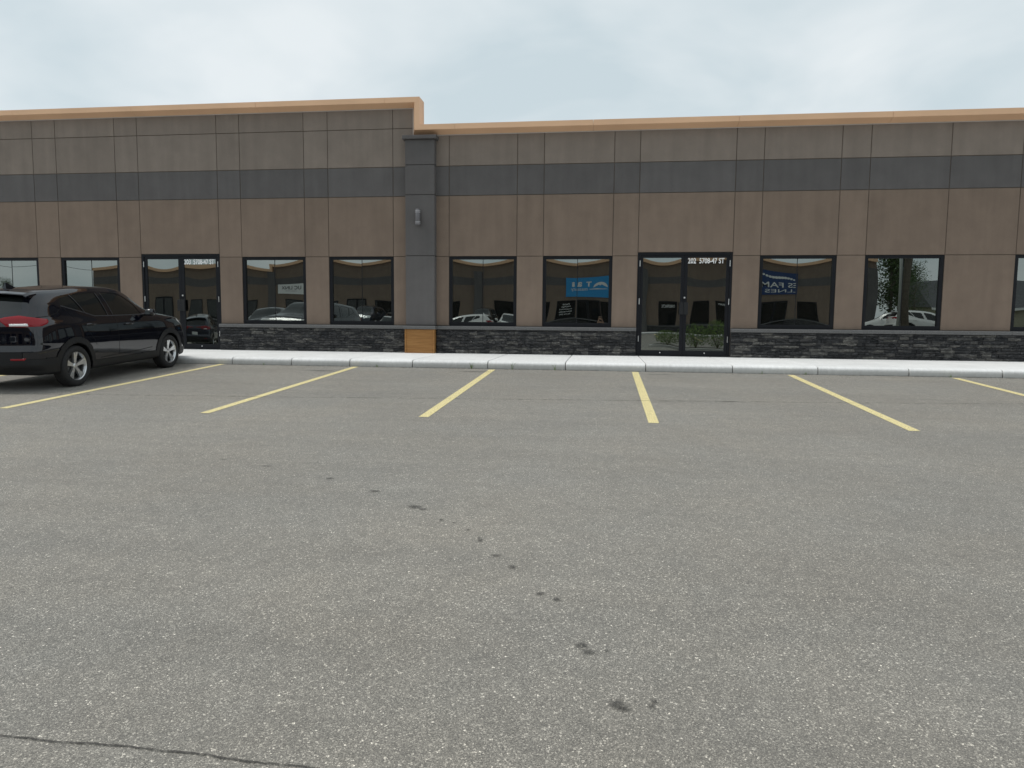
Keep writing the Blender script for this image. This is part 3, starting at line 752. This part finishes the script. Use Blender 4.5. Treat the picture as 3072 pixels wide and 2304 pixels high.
    patch('reflector', [(-.16,.515),(.05,.515)], [(-.16,.478),(.05,.478)], M_RED, .017, nn//3)
    # surface lookup on the side
    sx = X[na:na+nu]; sy = Y[na:na+nu]; sz = Z[na:na+nu]
    def ysurf(x, z):
        i = np.abs(sx[:, Mv//3]-x).argmin(); m = sz[i, :int(Mv*.8)]; return float(np.interp(z, m, sy[i, :len(m)]))
    def line(pts, wd, mat, name, s, off=.0015):
        b = MB(); P = []
        for (x0, z0), (x1, z1) in zip(pts[:-1], pts[1:]):
            n = max(1, int(math.hypot(x1-x0, z1-z0)/.03)); P += [(x0+(x1-x0)*i/n, z0+(z1-z0)*i/n) for i in range(n)]
        P.append(pts[-1])
        for i, (x, z) in enumerate(P):
            a = P[max(i-1, 0)]; c = P[min(i+1, len(P)-1)]; L = math.hypot(c[0]-a[0], c[1]-a[1]); nx, nz_ = -(c[1]-a[1])/L*wd/2, (c[0]-a[0])/L*wd/2
            for sg in (-1, 1): xx, zz_ = x+sg*nx, z+sg*nz_; b.v.append((xx, s*(ysurf(xx, zz_)+off), zz_))
        for i in range(len(P)-1): b.f.append((2*i, 2*i+2, 2*i+3, 2*i+1))
        return b.build(name, mat, root)
    gm = MB_GAP
    for s in (1, -1):
        if k == 1:
            for pts in ([(1.075,1.08),(1.10,.9),(1.10,.40)], [(-.06,1.26),(.06,1.10),(.34,.84),(.46,.70),(.50,.62)], [(2.20,1.03),(2.24,.85),(2.23,.40)], [(-.62,1.105),(-.40,1.12),(-.22,1.16),(-.06,1.26)]):
                line(pts, .007, gm, 'panel_gap', s)
            line([(2.16,1.062),(1.0,1.074),(.60,1.085),(.41,1.14),(-.08,1.265)], .014, M_TRIM, 'window_trim', s, .003)
            line([(.95,1.085),(.86,1.455)], .016, M_TRIM, 'window_trim', s, .004); line([(1.085,1.085),(.985,1.455)], .012, M_TRIM, 'window_trim', s, .004); line([(.40,1.15),(.225,1.432)], .014, M_TRIM, 'window_trim', s, .004)
            line([(2.05,.46),(1.6,.43),(1.0,.415),(.6,.40)], .010, gm, 'sill_crease', s)
        for xh, zh in ((.40, .955), (1.42, .915)):
            b = MB(); ys_ = ysurf(xh, zh)
            b.tube([(xh-.11, s*(ys_+.004), zh), (xh-.085, s*(ys_+.030), zh+.004), (xh, s*(ys_+.036), zh+.006), (xh+.085, s*(ys_+.030), zh+.004), (xh+.11, s*(ys_+.004), zh)], [.012, .016, .017, .016, .012], 8)
            b.build('door_handle', paint, root, True)
        # mirror
        ym = ysurf(1.86, 1.05)
        b = MB(); rings = []
        for t, (w_, h_) in zip((0, .25, .6, .9, 1), ((.6, .6), (.9, .95), (1, 1), (.85, .9), (.5, .55))):
            for j in range(12):
                a = 2*math.pi*j/12; ca, sa_ = math.cos(a), math.sin(a)
                sq = lambda q: math.copysign(abs(q)**.6, q)
                b.v.append((1.84+.14*t, s*(ym+.155+.085*w_*sq(ca)), 1.10+.066*h_*sq(sa_)))
        for i in range(4):
            for j in range(12): b.f.append((i*12+j, i*12+(j+1) % 12, i*12+12+(j+1) % 12, i*12+12+j))
        b.f += [tuple(range(12)), tuple(range(48, 60))]
        mir = b.build('side_mirror', paint, root, True)
        b = MB(); b.box(1.833, 1.8395, min(s*(ym+.112), s*(ym+.198)), max(s*(ym+.112), s*(ym+.198)), 1.066, 1.134); b.build('mirror_glass', M_MIRROR, mir)
        b = MB(); b.tube([(1.93, s*(ym-.02), 1.05), (1.91, s*(ym+.10), 1.07)], [.03, .022], 8); b.build('mirror_arm', M_BLACKP, mir)
    # spoiler, fin, wiper, plate, underbody
    b = MB(); pr = [(-.44, 1.508), (-.56, 1.492), (-.645, 1.468), (-.655, 1.455), (-.60, 1.448), (-.46, 1.43)]; n = len(pr); ysp = [-.605, -.56, -.3, 0, .3, .56, .605]
    for y in ysp:
        for x, z in pr: b.v.append((x+.04*(y/.6)**2, y, z-.03*(y/.6)**2-(.025 if abs(y) > .58 else 0)))
    for i in range(len(ysp)-1):
        for j in range(n): b.f.append((i*n+j, i*n+(j+1) % n, (i+1)*n+(j+1) % n, (i+1)*n+j))
    b.f += [tuple(range(n)), tuple(range((len(ysp)-1)*n, len(ysp)*n))]
    b.build('spoiler', paint, root)
    b = MB(); b.raw([(-.28,-.035,1.50),(-.28,.035,1.50),(-.06,.02,1.53),(-.06,-.02,1.53),(-.25,-.006,1.615),(-.25,.006,1.615),(-.20,.004,1.605),(-.20,-.004,1.605)], [(0,1,5,4),(1,2,6,5),(2,3,7,6),(3,0,4,7),(4,5,6,7)])
    b.build('antenna_fin', paint, root)
    b = MB(); b.tube([(-.745, .02, 1.12), (-.735, -.2, 1.14), (-.715, -.42, 1.135)], .012, 6); b.build('rear_wiper', M_BLACKP, root)
    b = MB(); b.box(-.86, -.852, -.15, .15, .70, .85); b.build('number_plate', M_CLEAR, root)
    b = MB(); b.box(-.6, 3.2, -.70, .70, .24, .34); b.box(.42, 2.2, -.79, .79, .235, .30)
    for xx in (0, WB):
        for s in (1, -1):
            y0, y1 = sorted((s*.60, s*.62)); b.box(xx-.40, xx+.40, y0, y1, .26, .76)
            n_ = 12
            P = [(xx+.40*math.cos(t*math.pi/n_), .33+.40*math.sin(t*math.pi/n_)) for t in range(n_+1)]
            kk = len(b.v)
            for x_, z_ in P: b.v += [(x_, s*.60, z_), (x_, s*.855, z_)]
            b.f += [(kk+2*i, kk+2*i+1, kk+2*i+3, kk+2*i+2) for i in range(n_)]
    b.build('underbody', M_BLACKP, root, fix=False)
    # wheels
    for xx in (0, WB):
        for s in (1, -1):
            wh = MB().lathe([(0, -.01), (.13, -.01), (.13, .01), (0, .01)], 20, 'y').build('wheel', plain('brake_disc', (.15, .15, .15), .5, .7), root, loc=(xx, s*.78, WZ))
            o = s
            tp = [(.222, -.10*o), (.23, -.105*o), (.275, -.108*o), (.305, -.095*o), (.321, -.075*o), (.325, -.03*o), (.325, .03*o), (.321, .075*o), (.305, .095*o), (.275, .106*o), (.232, .098*o), (.222, .088*o)]
            MB().lathe(tp, 44 if k == 1 else 20, 'y').build('tyre', M_TYRE, wh, True)
            b = MB(); b.lathe([(.223, -.09*o), (.207, -.08*o), (.202, .05*o), (.213, .078*o), (.226, .090*o), (.223, .08*o)], 44 if k == 1 else 20, 'y')
            b.lathe([(.0, .066*o), (.03, .066*o), (.046, .058*o), (.05, .03*o)], 18, 'y')
            for q in range(5):
                for dd in (-.13, .13):
                    a = 2*math.pi*q/5+.3; a0, a1_ = a+dd*.35, a+dd
                    for r0, r1_, ya, yb_ in ((.04, .12, .056, .062), (.12, .213, .062, .078)):
                        f0, f1 = (r0-.04)/.173, (r1_-.04)/.173
                        A0 = a0+(a1_-a0)*f0; A1 = a0+(a1_-a0)*f1; w0, w1_ = .020, .019
                        kk = len(b.v)
                        for (rr_, AA, yy, ww) in ((r0, A0, ya, w0), (r1_, A1, yb_, w1_)):
                            c_, s_ = math.cos(AA), math.sin(AA)
                            for t_ in (-1, 1): b.v.append((rr_*c_-t_*ww*s_, o*yy, rr_*s_+t_*ww*c_))
                            for t_ in (-1, 1): b.v.append((rr_*c_-t_*ww*1.25*s_, o*(yy-.03), rr_*s_+t_*ww*1.25*c_))
                        b.f += [(kk, kk+1, kk+5, kk+4), (kk+2, kk, kk+4, kk+6), (kk+1, kk+3, kk+7, kk+5)]
            b.build('rim', M_ALLOY, wh)
            MB().lathe([(.0, .0*o), (.19, .0*o)], 24, 'y').build('wheel_back', M_BLACKP, wh)
    return root
M_TRIM = plain('satin_trim', (.05, .052, .056), .35)
MB_GAP = plain('panel_gap_dark', (.001, .001, .001), .9)
def place(o, x, y, heading, scale=1.0):
    """heading: direction the nose points, degrees from +X"""
    h = math.radians(heading); d = Vector((math.cos(h), math.sin(h), 0))
    z0, z1 = gz(y), gz(y+d.y*WB); d.z = (z1-z0)/WB; d.normalize()
    l = Vector((0, 0, 1)).cross(d).normalized(); u = d.cross(l)
    o.matrix_world = Matrix(((d.x, l.x, u.x, x), (d.y, l.y, u.y, y), (d.z, l.z, u.z, z0), (0, 0, 0, 1))) @ Matrix.Scale(scale, 4)
M_PAINT.node_tree.nodes['Principled BSDF'].inputs['Coat IOR'].default_value = 1.65
suv = make_car('black SUV parked nose-in to the kerb beside the unit 203 door', None, M_PAINT, 1)
place(suv, -8.83, -6.10, 93.4, .975)

# ------------------------------------------------------------------ across the lot (seen in the windows)
def mirror_at(px, py, Y):
    """where the thing seen mirrored at photo pixel (px, py) stands, if it stands at depth Y"""
    d = fw+(px-1536)/FPX*r2-(py-1152)/FPX*u2; t = (-Y-CAM_Y)/d.y; return t*d.x, CAM_Z+t*d.z
opp = tag(empty('opposite_building', (0, 0, 0)), 'brown stucco building across the lot, mirrored in the windows', 'building')
def ob(b, x0, x1, d0, d1, z0, z1): b.box(x0, x1, OPP_Y+d0, OPP_Y+d1, z0, z1); return b
OX0, OX1, OST = -42.3, 19.4, -26.6
ow = MB(); ob(ow, OX0, OX1, -12, 0, -.1, 4.95); ob(ow, OST, OX1, -.4, -.001, 4.95, 5.5); ow.build('wall', M_BROWN, opp)
b = MB(); ob(b, OX0+.01, OX1-.01, -.1, .012, ZC, ZD); b.build('dark_band', M_DARK, opp)
b = MB(); ob(b, OX0-.05, OST-.2, -.3, .22, 4.86, 5.1); b.build('cornice', M_FASCIA, opp)
b = MB(); ob(b, OST, OX1+.05, -.3, .22, 5.36, 5.6); b.build('cornice', M_FASCIA, opp)
b = MB(); ob(b, OST-.2, OST, -.3, .23, 4.86, 5.6); b.build('cornice', M_FASCIA, opp)
b = MB(); ob(b, OX0, OX1, -.1, .08, -.1, .56); b.build('stone_base', M_STONE, opp)
b = MB(); ob(b, OX0, OX1, -.1, .13, .56, .64); b.build('sill', M_LEDGE, opp)
for x in (OST-.1, -9.8, 2.6, 18.95):
    b = MB(); ob(b, x-.36, x+.36, -.1, .30, -.1, 4.84); b.build('pilaster', M_DARK, opp)
for i, x in enumerate([-40.8,-38.6,-33.4,-31.2,-29.0,-24.4,-22.2,-17.0,-14.8,-12.2,-7.4,-5.2,-3.0,.8,4.9,7.1,9.3,15.0]):
    b = MB(); ob(b, x-.80, x+.80, -.05, .03, .64, 2.22); fr = b.build('window', M_FRAME, opp)
    b = MB(); ob(b, x-.73, x+.73, 0, .036, .72, 2.15); b.build('pane', M_CARGLASS, fr)
for x in (-36.0, -19.6, -1.05, 12.2):
    b = MB(); ob(b, x-1.0, x+1.0, -.05, .085, .0, 2.29); fr = b.build('double_door', M_FRAME, opp)
    for s in (-1, 1): b = MB(); ob(b, x+s*.5-.4, x+s*.5+.4, 0, .09, .14, 2.17); b.build('pane', M_CARGLASS, fr)
walk2 = tag(empty('opposite_sidewalk'), kind='structure')
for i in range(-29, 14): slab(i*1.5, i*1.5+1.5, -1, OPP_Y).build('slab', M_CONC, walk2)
M_BLUE = plain('blue_sign_face', (.02, .27, .58), .4); M_NAVY = plain('navy_sign_face', (.009, .04, .14), .4); M_SIGNW = plain('white_sign_face', (.78, .78, .76), .4)
M_DKT = plain('black_lettering', (.02, .02, .02), .5); M_GRT = plain('grey_lettering', (.25, .25, .25), .5)
FY = OPP_Y+.10
def sign(name, label, x0, x1, z0, z1, mat):
    r = tag(empty(name, ((x0+x1)/2, OPP_Y+.02, z0)), label, 'sign'); b = MB(); b.box(x0-r.location.x, x1-r.location.x, 0, .07, 0, z1-z0); b.build('sign_board', mat, r); return r
def sign_text(r, body, x0, x1, z0, z1, mat, name='lettering', bold=.0):
    o = text_fit(name, body, x0, x1, z0, z1, FY, mat, None, True, bold); o.parent = r; o.matrix_parent_inverse = Matrix.Translation(-r.location); return o
s1 = sign('wall_sign', 'white sign with thin black letters across the lot, mirrored in a window', -25.9, -22.5, 2.72, 3.62, M_SIGNW)
sign_text(s1, 'UC LINX', -25.5, -23.6, 3.12, 3.44, M_DKT, bold=.015); sign_text(s1, 'CENTRE', -25.1, -24.0, 2.93, 3.03, M_GRT)
s2 = sign('wall_sign', 'bright blue sign with a white mountain emblem across the lot, mirrored in a window', -3.1, .75, 2.55, 4.25, M_BLUE)
for ch, xc in (('T', -.95), ('a', -1.75), ('i', -2.45)): sign_text(s2, ch, xc-.22*(.6 if ch == 'i' else 1), xc+.22*(.6 if ch == 'i' else 1), 3.45, 3.88, M_SIGNW, bold=.03)
sign_text(s2, 'massauty', -2.65, -1.05, 3.02, 3.34, M_SIGNW)
b = MB(); n = 20; P = [(.02+.58*math.cos(math.pi*j/n), 3.35+.45*math.sin(math.pi*j/n)) for j in range(n+1)]+[(-.30, 3.50), (-.12, 3.58), (0.0, 3.52), (.12, 3.60), (.3, 3.5)]
b.prism(P, FY-.03, FY); o = b.build('emblem_moon', M_SIGNW, s2); o.matrix_parent_inverse = Matrix.Translation(-s2.location)
b = MB(); b.prism([(-.9, 3.24), (-.3, 3.29), (.6, 3.24), (.6, 3.21), (-.9, 3.21)], FY-.03, FY); o = b.build('emblem_base', M_SIGNW, s2); o.matrix_parent_inverse = Matrix.Translation(-s2.location)
s3 = sign('wall_sign', 'navy sign with a row of white ovals across the lot, mirrored in a window', 10.9, 14.15, 2.85, 4.7, M_NAVY)
sign_text(s3, 'ES FAM', 11.05, 14.0, 3.42, 3.84, M_SIGNW, bold=.01); sign_text(s3, 'LLNES', 11.35, 14.0, 3.02, 3.28, M_SIGNW)
for j in range(13):
    t = j/12; x = 11.1+2.8*t; z = 4.45-.42*t-.10*math.sin(t*6.28); r_ = .05+.10*math.sin(math.pi*(.1+.8*t))
    b = MB(); b.lathe([(r_*.7, 0.0), (0, .004)], 14, 'y'); b.v = [(x+q[0]*1.35, FY+q[1], z+q[2]) for q in b.v]; o = b.build('oval', M_SIGNW, s3); o.matrix_parent_inverse = Matrix.Translation(-s3.location)
for body, x0, x1, z0, z1 in (('CHIROPRACTIC', 4.35, 5.5, 1.88, 2.03), ('THERAPY', 8.75, 9.7, 1.88, 2.03), ('Facial', -3.3, -2.75, 1.82, 1.97), ('Massage', -3.4, -2.65, 1.6, 1.75), ('Acupuncture', -3.55, -2.5, 1.38, 1.53), ('Naturopathy', -3.55, -2.5, 1.16, 1.31), ('Sauna (IR)', -3.5, -2.6, .94, 1.09)):
    text_fit('window_lettering', body, x0, x1, z0, z1, OPP_Y+.042, M_WHITE, opp, True)

# parked cars behind the photographer
GRP = 'cars parked on the far side of the lot'
P_WHITE = plain('white_car_paint', (.74, .74, .73), .3, 0, 1.0); P_GREY = plain('dark_grey_car_paint', (.035, .038, .04), .3, .4, 1.0); P_BLUE = plain('dark_blue_car_paint', (.012, .018, .035), .3, .2, 1.0)
CARS = [(P_GREY, 812, -15.2, 78, 1.2, 'dark grey SUV facing the shops, mirrored below the white sign'),
        (P_BLUE, 600, -21.0, 248, 1.0, 'dark SUV seen from behind, mirrored in the unit 203 door'),
        (P_WHITE, 1185, -23.0, 90, 1.0, 'white car mirrored at the lower right of the window left of the pilaster'),
        (P_BLUE, 1105, -33.5, 90, 1.15, 'dark blue SUV by the far wall, mirrored left of the pilaster'),
        (P_WHITE, 1375, -24.5, 180, .95, 'white car standing sideways, mirrored just right of the pilaster'),
        (P_WHITE, 1545, -26.0, 90, 1.05, 'white SUV facing the shops, mirrored right of the pilaster'),
        (P_GREY, 1450, -33.0, 90, 1.05, 'dark grey car by the far wall, mirrored right of the pilaster'),
        (P_WHITE, 2672, -37.0, 200, 1.0, 'white SUV under the trees, mirrored in the right-hand window'),
        (P_WHITE, 2775, -33.0, 0, 1.12, 'long white vehicle beside the utility pole, mirrored in the right-hand window')]
for paint, px, Y, head, sc_, lab in CARS:
    c = make_car(lab, GRP, paint, 3); X = mirror_at(px, 950, Y)[0]
    h = math.radians(head); place(c, X-1.3*math.cos(h), Y-1.3*math.sin(h), head, sc_)

hx_, hz_ = mirror_at(1072, 945, -34.5)
hp = tag(empty('parking_sign', (hx_, -34.5, gz(-34.5))), 'small blue accessible parking sign on a white post, mirrored left of the pilaster', 'sign')
b = MB(); b.tube([(0, 0, -.05), (0, 0, 1.1)], .035, 8); b.build('post', M_SIGNW, hp)
b = MB(); b.box(-.2, .2, .036, .042, 1.0, 1.5); b.build('plate', plain('parking_blue', (.02, .06, .32), .4), hp)
b = MB(); b.lathe([(.10, .043), (.075, .046)], 16, 'y', (0, 0, 1.17)); b.tube([(0, .046, 1.20), (0, .046, 1.33)], .02, 6); b.lathe([(.03, .043), (0, .046)], 10, 'y', (0, 0, 1.40)); b.build('wheelchair_symbol', M_SIGNW, hp)
# planting island with shrubs
isl = tag(empty('planting_island'), kind='structure'); ix = mirror_at(2085, 1020, -21.5)[0]
b = MB(); n = 40
ring = [(ix+2.4*math.copysign(abs(math.cos(2*math.pi*j/n))**.6, math.cos(2*math.pi*j/n)), -21.6+1.3*math.copysign(abs(math.sin(2*math.pi*j/n))**.6, math.sin(2*math.pi*j/n))) for j in range(n)]
for x, y in ring:
    cx_, cy_ = (x-ix)/2.4, (y+21.6)/1.3
    b.v += [(x, y, -1.0), (x, y, -.60), (x-cx_*.03, y-cy_*.03, -.58), (x-cx_*.16, y-cy_*.16, -.58), (x-cx_*.16, y-cy_*.16, -.8)]
for j in range(n):
    k = (j+1) % n
    for q in range(4): b.f.append((j*5+q, k*5+q, k*5+q+1, j*5+q+1))
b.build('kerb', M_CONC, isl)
b = MB(); b.raw([(x, y, -.63) for x, y in ring], [tuple(range(n))]); b.build('soil', plain('soil', (.06, .045, .03), .95), isl)
def leaves(b, cx, cy, cz, rx, ry, rz, n, size, rr, strap=False):
    for _ in range(n):
        while True:
            p = Vector((rr.uniform(-1, 1), rr.uniform(-1, 1), rr.uniform(-1, 1)))
            if .25 < p.length < 1: break
        c = Vector((cx+p.x*rx, cy+p.y*ry, cz+p.z*rz)); d = Vector((rr.gauss(0, 1), rr.gauss(0, 1), rr.gauss(0, .7)+(.9 if strap else .2))).normalized()
        e_ = d.cross(Vector((rr.gauss(0, 1), rr.gauss(0, 1), rr.gauss(0, 1)))).normalized(); s = size*rr.uniform(.6, 1.3); w_ = s*(.16 if strap else .42)
        b.raw([c-d*s, c+e_*w_, c+d*s, c-e_*w_], [(0, 1, 2, 3)])
for i, (dx_, h, lab) in enumerate(((-1.35, 1.0, 'lowest shrub on the planting island, mirrored in the unit 202 door'), (.0, 1.3, 'middle shrub on the planting island, mirrored in the unit 202 door'), (1.25, 1.45, 'tallest shrub on the planting island, mirrored in the unit 202 door'))):
    rr = random.Random(40+i); r = tag(empty('shrub', (ix+dx_, -21.6, -.63)), lab, 'shrub', 'shrubs on the planting island')
    b = MB()
    for _ in range(14): a = rr.uniform(0, 6.28); b.tube([(0, 0, 0), (.3*math.cos(a), .25*math.sin(a), h*.5), (.6*math.cos(a), .5*math.sin(a), h*.85)], [.012, .009, .004], 4, False)
    b.build('stems', M_BARK, r)
    b = MB(); leaves(b, 0, 0, h*.55, .8, .75, h*.5, 1500, .075, rr, True); b.build('foliage', M_LEAF2, r, fix=False)

def tree(name, label, x, y, h, rad, seed, group=None, trunk=.35):
    rr = random.Random(seed); r = tag(empty(name, (x, y, gz(y) if y > -60 else -1.3)), label, 'tree', group)
    b = MB(); b.tube([(0, 0, -.2), (.05, .02, h*.3), (-.04, .05, h*.65), (.03, 0, h*.97)], [.13*h/8, .10*h/8, .06*h/8, .015], 8)
    cl = []
    for k in range(34):
        t = trunk*.5+(1-trunk*.5)*k/33; a = rr.uniform(0, 6.28); L = rad*(1-abs(t-.5)*1.1)*rr.uniform(.45, 1)
        p0 = (0, 0, h*t*.95); p1 = (L*math.cos(a), L*math.sin(a), h*t*.95+L*.9); b.tube([p0, p1], [.03*h/8, .008], 5, False); cl.append((p1, L)); cl.append((((p0[0]+p1[0])/2, (p0[1]+p1[1])/2, (p0[2]+p1[2])/2), L*.8))
    b.build('trunk', M_BARK, r)
    b = MB()
    for p, L in cl: leaves(b, *p, .40*rad, .40*rad, .5*rad, 75, .10*h/8, rr)
    b.build('crown', M_LEAF, r, fix=False)
tx = mirror_at(2660, 900, -46)[0]
tree('poplar_tree', 'nearer leafy poplar mirrored at the left of the right-hand window', tx-.6, -44, 10.5, 1.9, 1, 'trees beyond the lot')
tree('poplar_tree', 'slender poplar next to the utility pole, mirrored in the right-hand window', tx+1.3, -47, 12, 1.6, 2, 'trees beyond the lot')
tree('bushy_tree', 'low dense tree under the poplars, mirrored in the right-hand window', tx+.4, -41, 4.2, 2.0, 3, 'trees beyond the lot', .1)
tree('far_tree', 'small far tree mirrored in the leftmost window', mirror_at(12, 860, -70)[0], -70, 7, 1.6, 4, 'trees beyond the lot')
hx = mirror_at(2775, 900, -62)[0]+3.5
tree('far_tree', 'far tree rising behind the grey roof, mirrored in the right-hand window', hx+1.0, -76, 9.5, 2.2, 5, 'trees beyond the lot')
hs = tag(empty('house', (hx, -62, -1.3)), 'beige house with grey shingle roof, mirrored in the right-hand windows', 'house')
b = MB(); b.box(-2, 16, -9, 0, 0, 3.9); b.build('wall', plain('beige_siding', (.42, .39, .29), .8, var=.05), hs)
b = MB(); b.raw([(-2.6, .6, 3.75), (16.6, .6, 3.75), (16.6, -4.5, 6.9), (-2.6, -4.5, 6.9), (-2.6, -9.6, 3.75), (16.6, -9.6, 3.75), (-2.6, .6, 3.55), (16.6, .6, 3.55)], [(0, 1, 2, 3), (3, 2, 5, 4), (0, 6, 7, 1), (0, 3, 4), (1, 5, 2)]); b.build('roof', plain('grey_shingles', (.085, .088, .095), .9, var=.2, scale=3), hs)
b = MB(); b.box(-2.6, 16.6, .61, .66, 3.5, 3.76); b.build('eave_board', M_SIGNW, hs)
b = MB(); b.box(2.2, 3.1, .0, .03, 1.6, 2.4); b.build('window', M_CARGLASS, hs)
def pole(name, label, x, y, h, r0, conduit=False):
    r = tag(empty(name, (x, y, gz(y))), label, 'pole', 'utility poles'); MB().tube([(0, 0, -.1), (.02, 0, h*.5), (0, 0, h)], [r0, r0*.88, r0*.75], 14).build('shaft', M_BARK, r, True)
    MB().box(-1.2, 1.2, r0*.8, r0*.8+.1, h-.9, h-.75).build('crossarm', M_BARK, r)
    if conduit: MB().tube([(-r0-.16, .06, 0), (-r0-.16, .06, h*.8)], .085, 10).build('conduit', plain('grey_conduit', (.38, .40, .38), .5), r, True)
pxx = mirror_at(2722, 900, -21)[0]
pole('utility_pole', 'wooden utility pole with grey conduit, mirrored in the right-hand window', pxx, -21, 10.5, .20, True)
wx = mirror_at(60, 820, -52)
pole('utility_pole', 'far utility pole left of the opposite building', wx[0]-14, -52, 9.5, .16)
def wire(label, a, c, sag):
    P = [Vector(a).lerp(Vector(c), t/14)-Vector((0, 0, sag*4*(t/14)*(1-t/14))) for t in range(15)]
    b = MB(); b.tube([p-Vector(a) for p in P], .022, 5); tag(b.build('overhead_wire', M_BLACKP, None, True, a), label, 'wire', 'overhead wires')
wx0 = wx[0]-14
for i, dz in enumerate((0, 1.0)):
    wire(('lower' if i == 0 else 'upper')+' overhead wire mirrored in the leftmost windows', (wx0, -51.8, 7.4+dz*.9), (OX0+3, -46.5, 5.6+dz*1.6), .5)
wire('overhead wire running from the utility pole to the right', (pxx, -21, 5.1), (pxx+26, -30, 6.6), .3)

# ------------------------------------------------------------------ the photographer, mirrored in the window right of centre
def person():
    px_, py_ = -.10, -16.22; g = gz(py_)
    root = tag(empty('person', (px_, py_, g)), 'person in a black top holding up a phone, mirrored below the blue sign', 'person')
    M = Mat('skin_and_clothes'); p = M.n('ShaderNodeTexCoord').outputs['Object']; z = M.n('ShaderNodeSeparateXYZ', {0: p}); zz_ = z.outputs['Z']; yy = z.outputs['Y']
    up_ = M.math('GREATER_THAN', zz_, .93); sk = M.math('GREATER_THAN', zz_, 1.415); hand = M.math('GREATER_THAN', yy, .30); shoe = M.math('LESS_THAN', zz_, .09)
    c = M.mul((.05, .07, .12), (.012, .012, .013), up_, 'MIX'); c = M.mul(c, (.46, .29, .21), M.math('MAXIMUM', sk, hand), 'MIX'); c = M.mul(c, (.03, .03, .03), shoe, 'MIX')
    M.t.links.new(c, M.b.inputs['Base Color']); M.set(Roughness=.7)
    cz = CAM_Z-g                                              # phone height above the ground
    V = [((0,0,.93),.13),((0,0,1.08),.12),((0,.01,1.24),.14),((0,.01,1.36),.11),((0,.02,1.44),.052),((0,.035,1.50),.07),((0,.045,1.57),.088),((0,.03,1.66),.075)]
    E_ = [(i, i+1) for i in range(7)]
    for s in (-1, 1):
        k = len(V); V += [((s*.17,.01,1.36),.06),((s*.24,.10,1.16),.045),((s*.13,.30,cz-.12),.034),((s*.085,.375,cz-.01),.030)]; E_ += [(3, k), (k, k+1), (k+1, k+2), (k+2, k+3)]
        k = len(V); V += [((s*.10,0,.86),.095),((s*.11,.02,.48),.062),((s*.115,-.01,.09),.042),((s*.125,.13,.035),.04)]; E_ += [(0, k), (k, k+1), (k+1, k+2), (k+2, k+3)]
    me = bpy.data.meshes.new('body'); me.from_pydata([v for v, _ in V], E_, []); o = add('body', me, root)
    sk_ = o.modifiers.new('skin', 'SKIN'); me.skin_vertices[0].data[0].use_root = True
    for i, (_, r_) in enumerate(V): me.skin_vertices[0].data[i].radius = (r_, r_*(.72 if i < 4 else 1))
    o.modifiers.new('sub', 'SUBSURF').levels = 2; o.modifiers['sub'].render_levels = 2
    dg = bpy.context.evaluated_depsgraph_get(); dg.update(); m2 = bpy.data.meshes.new_from_object(o.evaluated_get(dg)); o.modifiers.clear(); o.data = m2; m2.materials.clear(); m2.materials.append(M.m)
    for q in m2.polygons: q.use_smooth = True; q.material_index = 0
    skin = plain('skin', (.46, .29, .21), .6)
    for s in (-1, 1):
        b = MB()
        for f in range(4):
            zf = cz+.035-f*.021; L = (.9, 1, .95, .75)[f]
            b.tube([(s*.088, .372, zf-.012), (s*(.088+.004), .395, zf), (s*.075, .398+.012*L, zf+.002), (s*(.075-.025*L), .402, zf+.002)], [.009, .0085, .008, .0065], 6)
        b.tube([(s*.085, .37, cz-.03), (s*.06, .372, cz-.045), (s*.035, .376, cz-.04)], [.0105, .0095, .0075], 6); b.build('fingers', skin, o, True)
    b = MB()
    for i in range(9):
        ph = math.pi*i/8*.62
        for j in range(16): t = 2*math.pi*j/16; b.v.append((.098*math.sin(ph)*math.cos(t), .02+.108*math.sin(ph)*math.sin(t)-.022*math.sin(ph), 1.60+.125*math.cos(ph)))
    for i in range(8):
        for j in range(16): b.f.append((i*16+j, i*16+(j+1) % 16, i*16+16+(j+1) % 16, i*16+16+j))
    b.build('hair', plain('brown_hair', (.10, .055, .03), .6), o, True)
    b = MB(); b.lathe([(0, -.014), (.011, -.010), (.013, 0), (.008, .008)], 8, 'z', (0, .135, 1.548))
    for s in (-1, 1): b.lathe([(0, -.022), (.012, -.016), (.014, .01), (0, .02)], 8, 'z', (s*.092, .035, 1.57))
    b.build('nose_and_ears', skin, o, True)
    b = MB()
    for s in (-1, 1): b.lathe([(0, -.006), (.009, 0), (0, .006)], 8, 'z', (s*.033, .122, 1.582))
    b.box(-.024, .024, .118, .127, 1.508, 1.513); b.build('eyes_and_mouth', plain('dark_feature', (.03, .015, .012), .5), o)
    ph_ = tag(MB().box(-.075, .075, -.010, .0, -.037, .037).build('phone', M_BLACKP, None, loc=(px_, py_+.395, CAM_Z)), 'dark phone held up by the mirrored person', 'phone')
person()
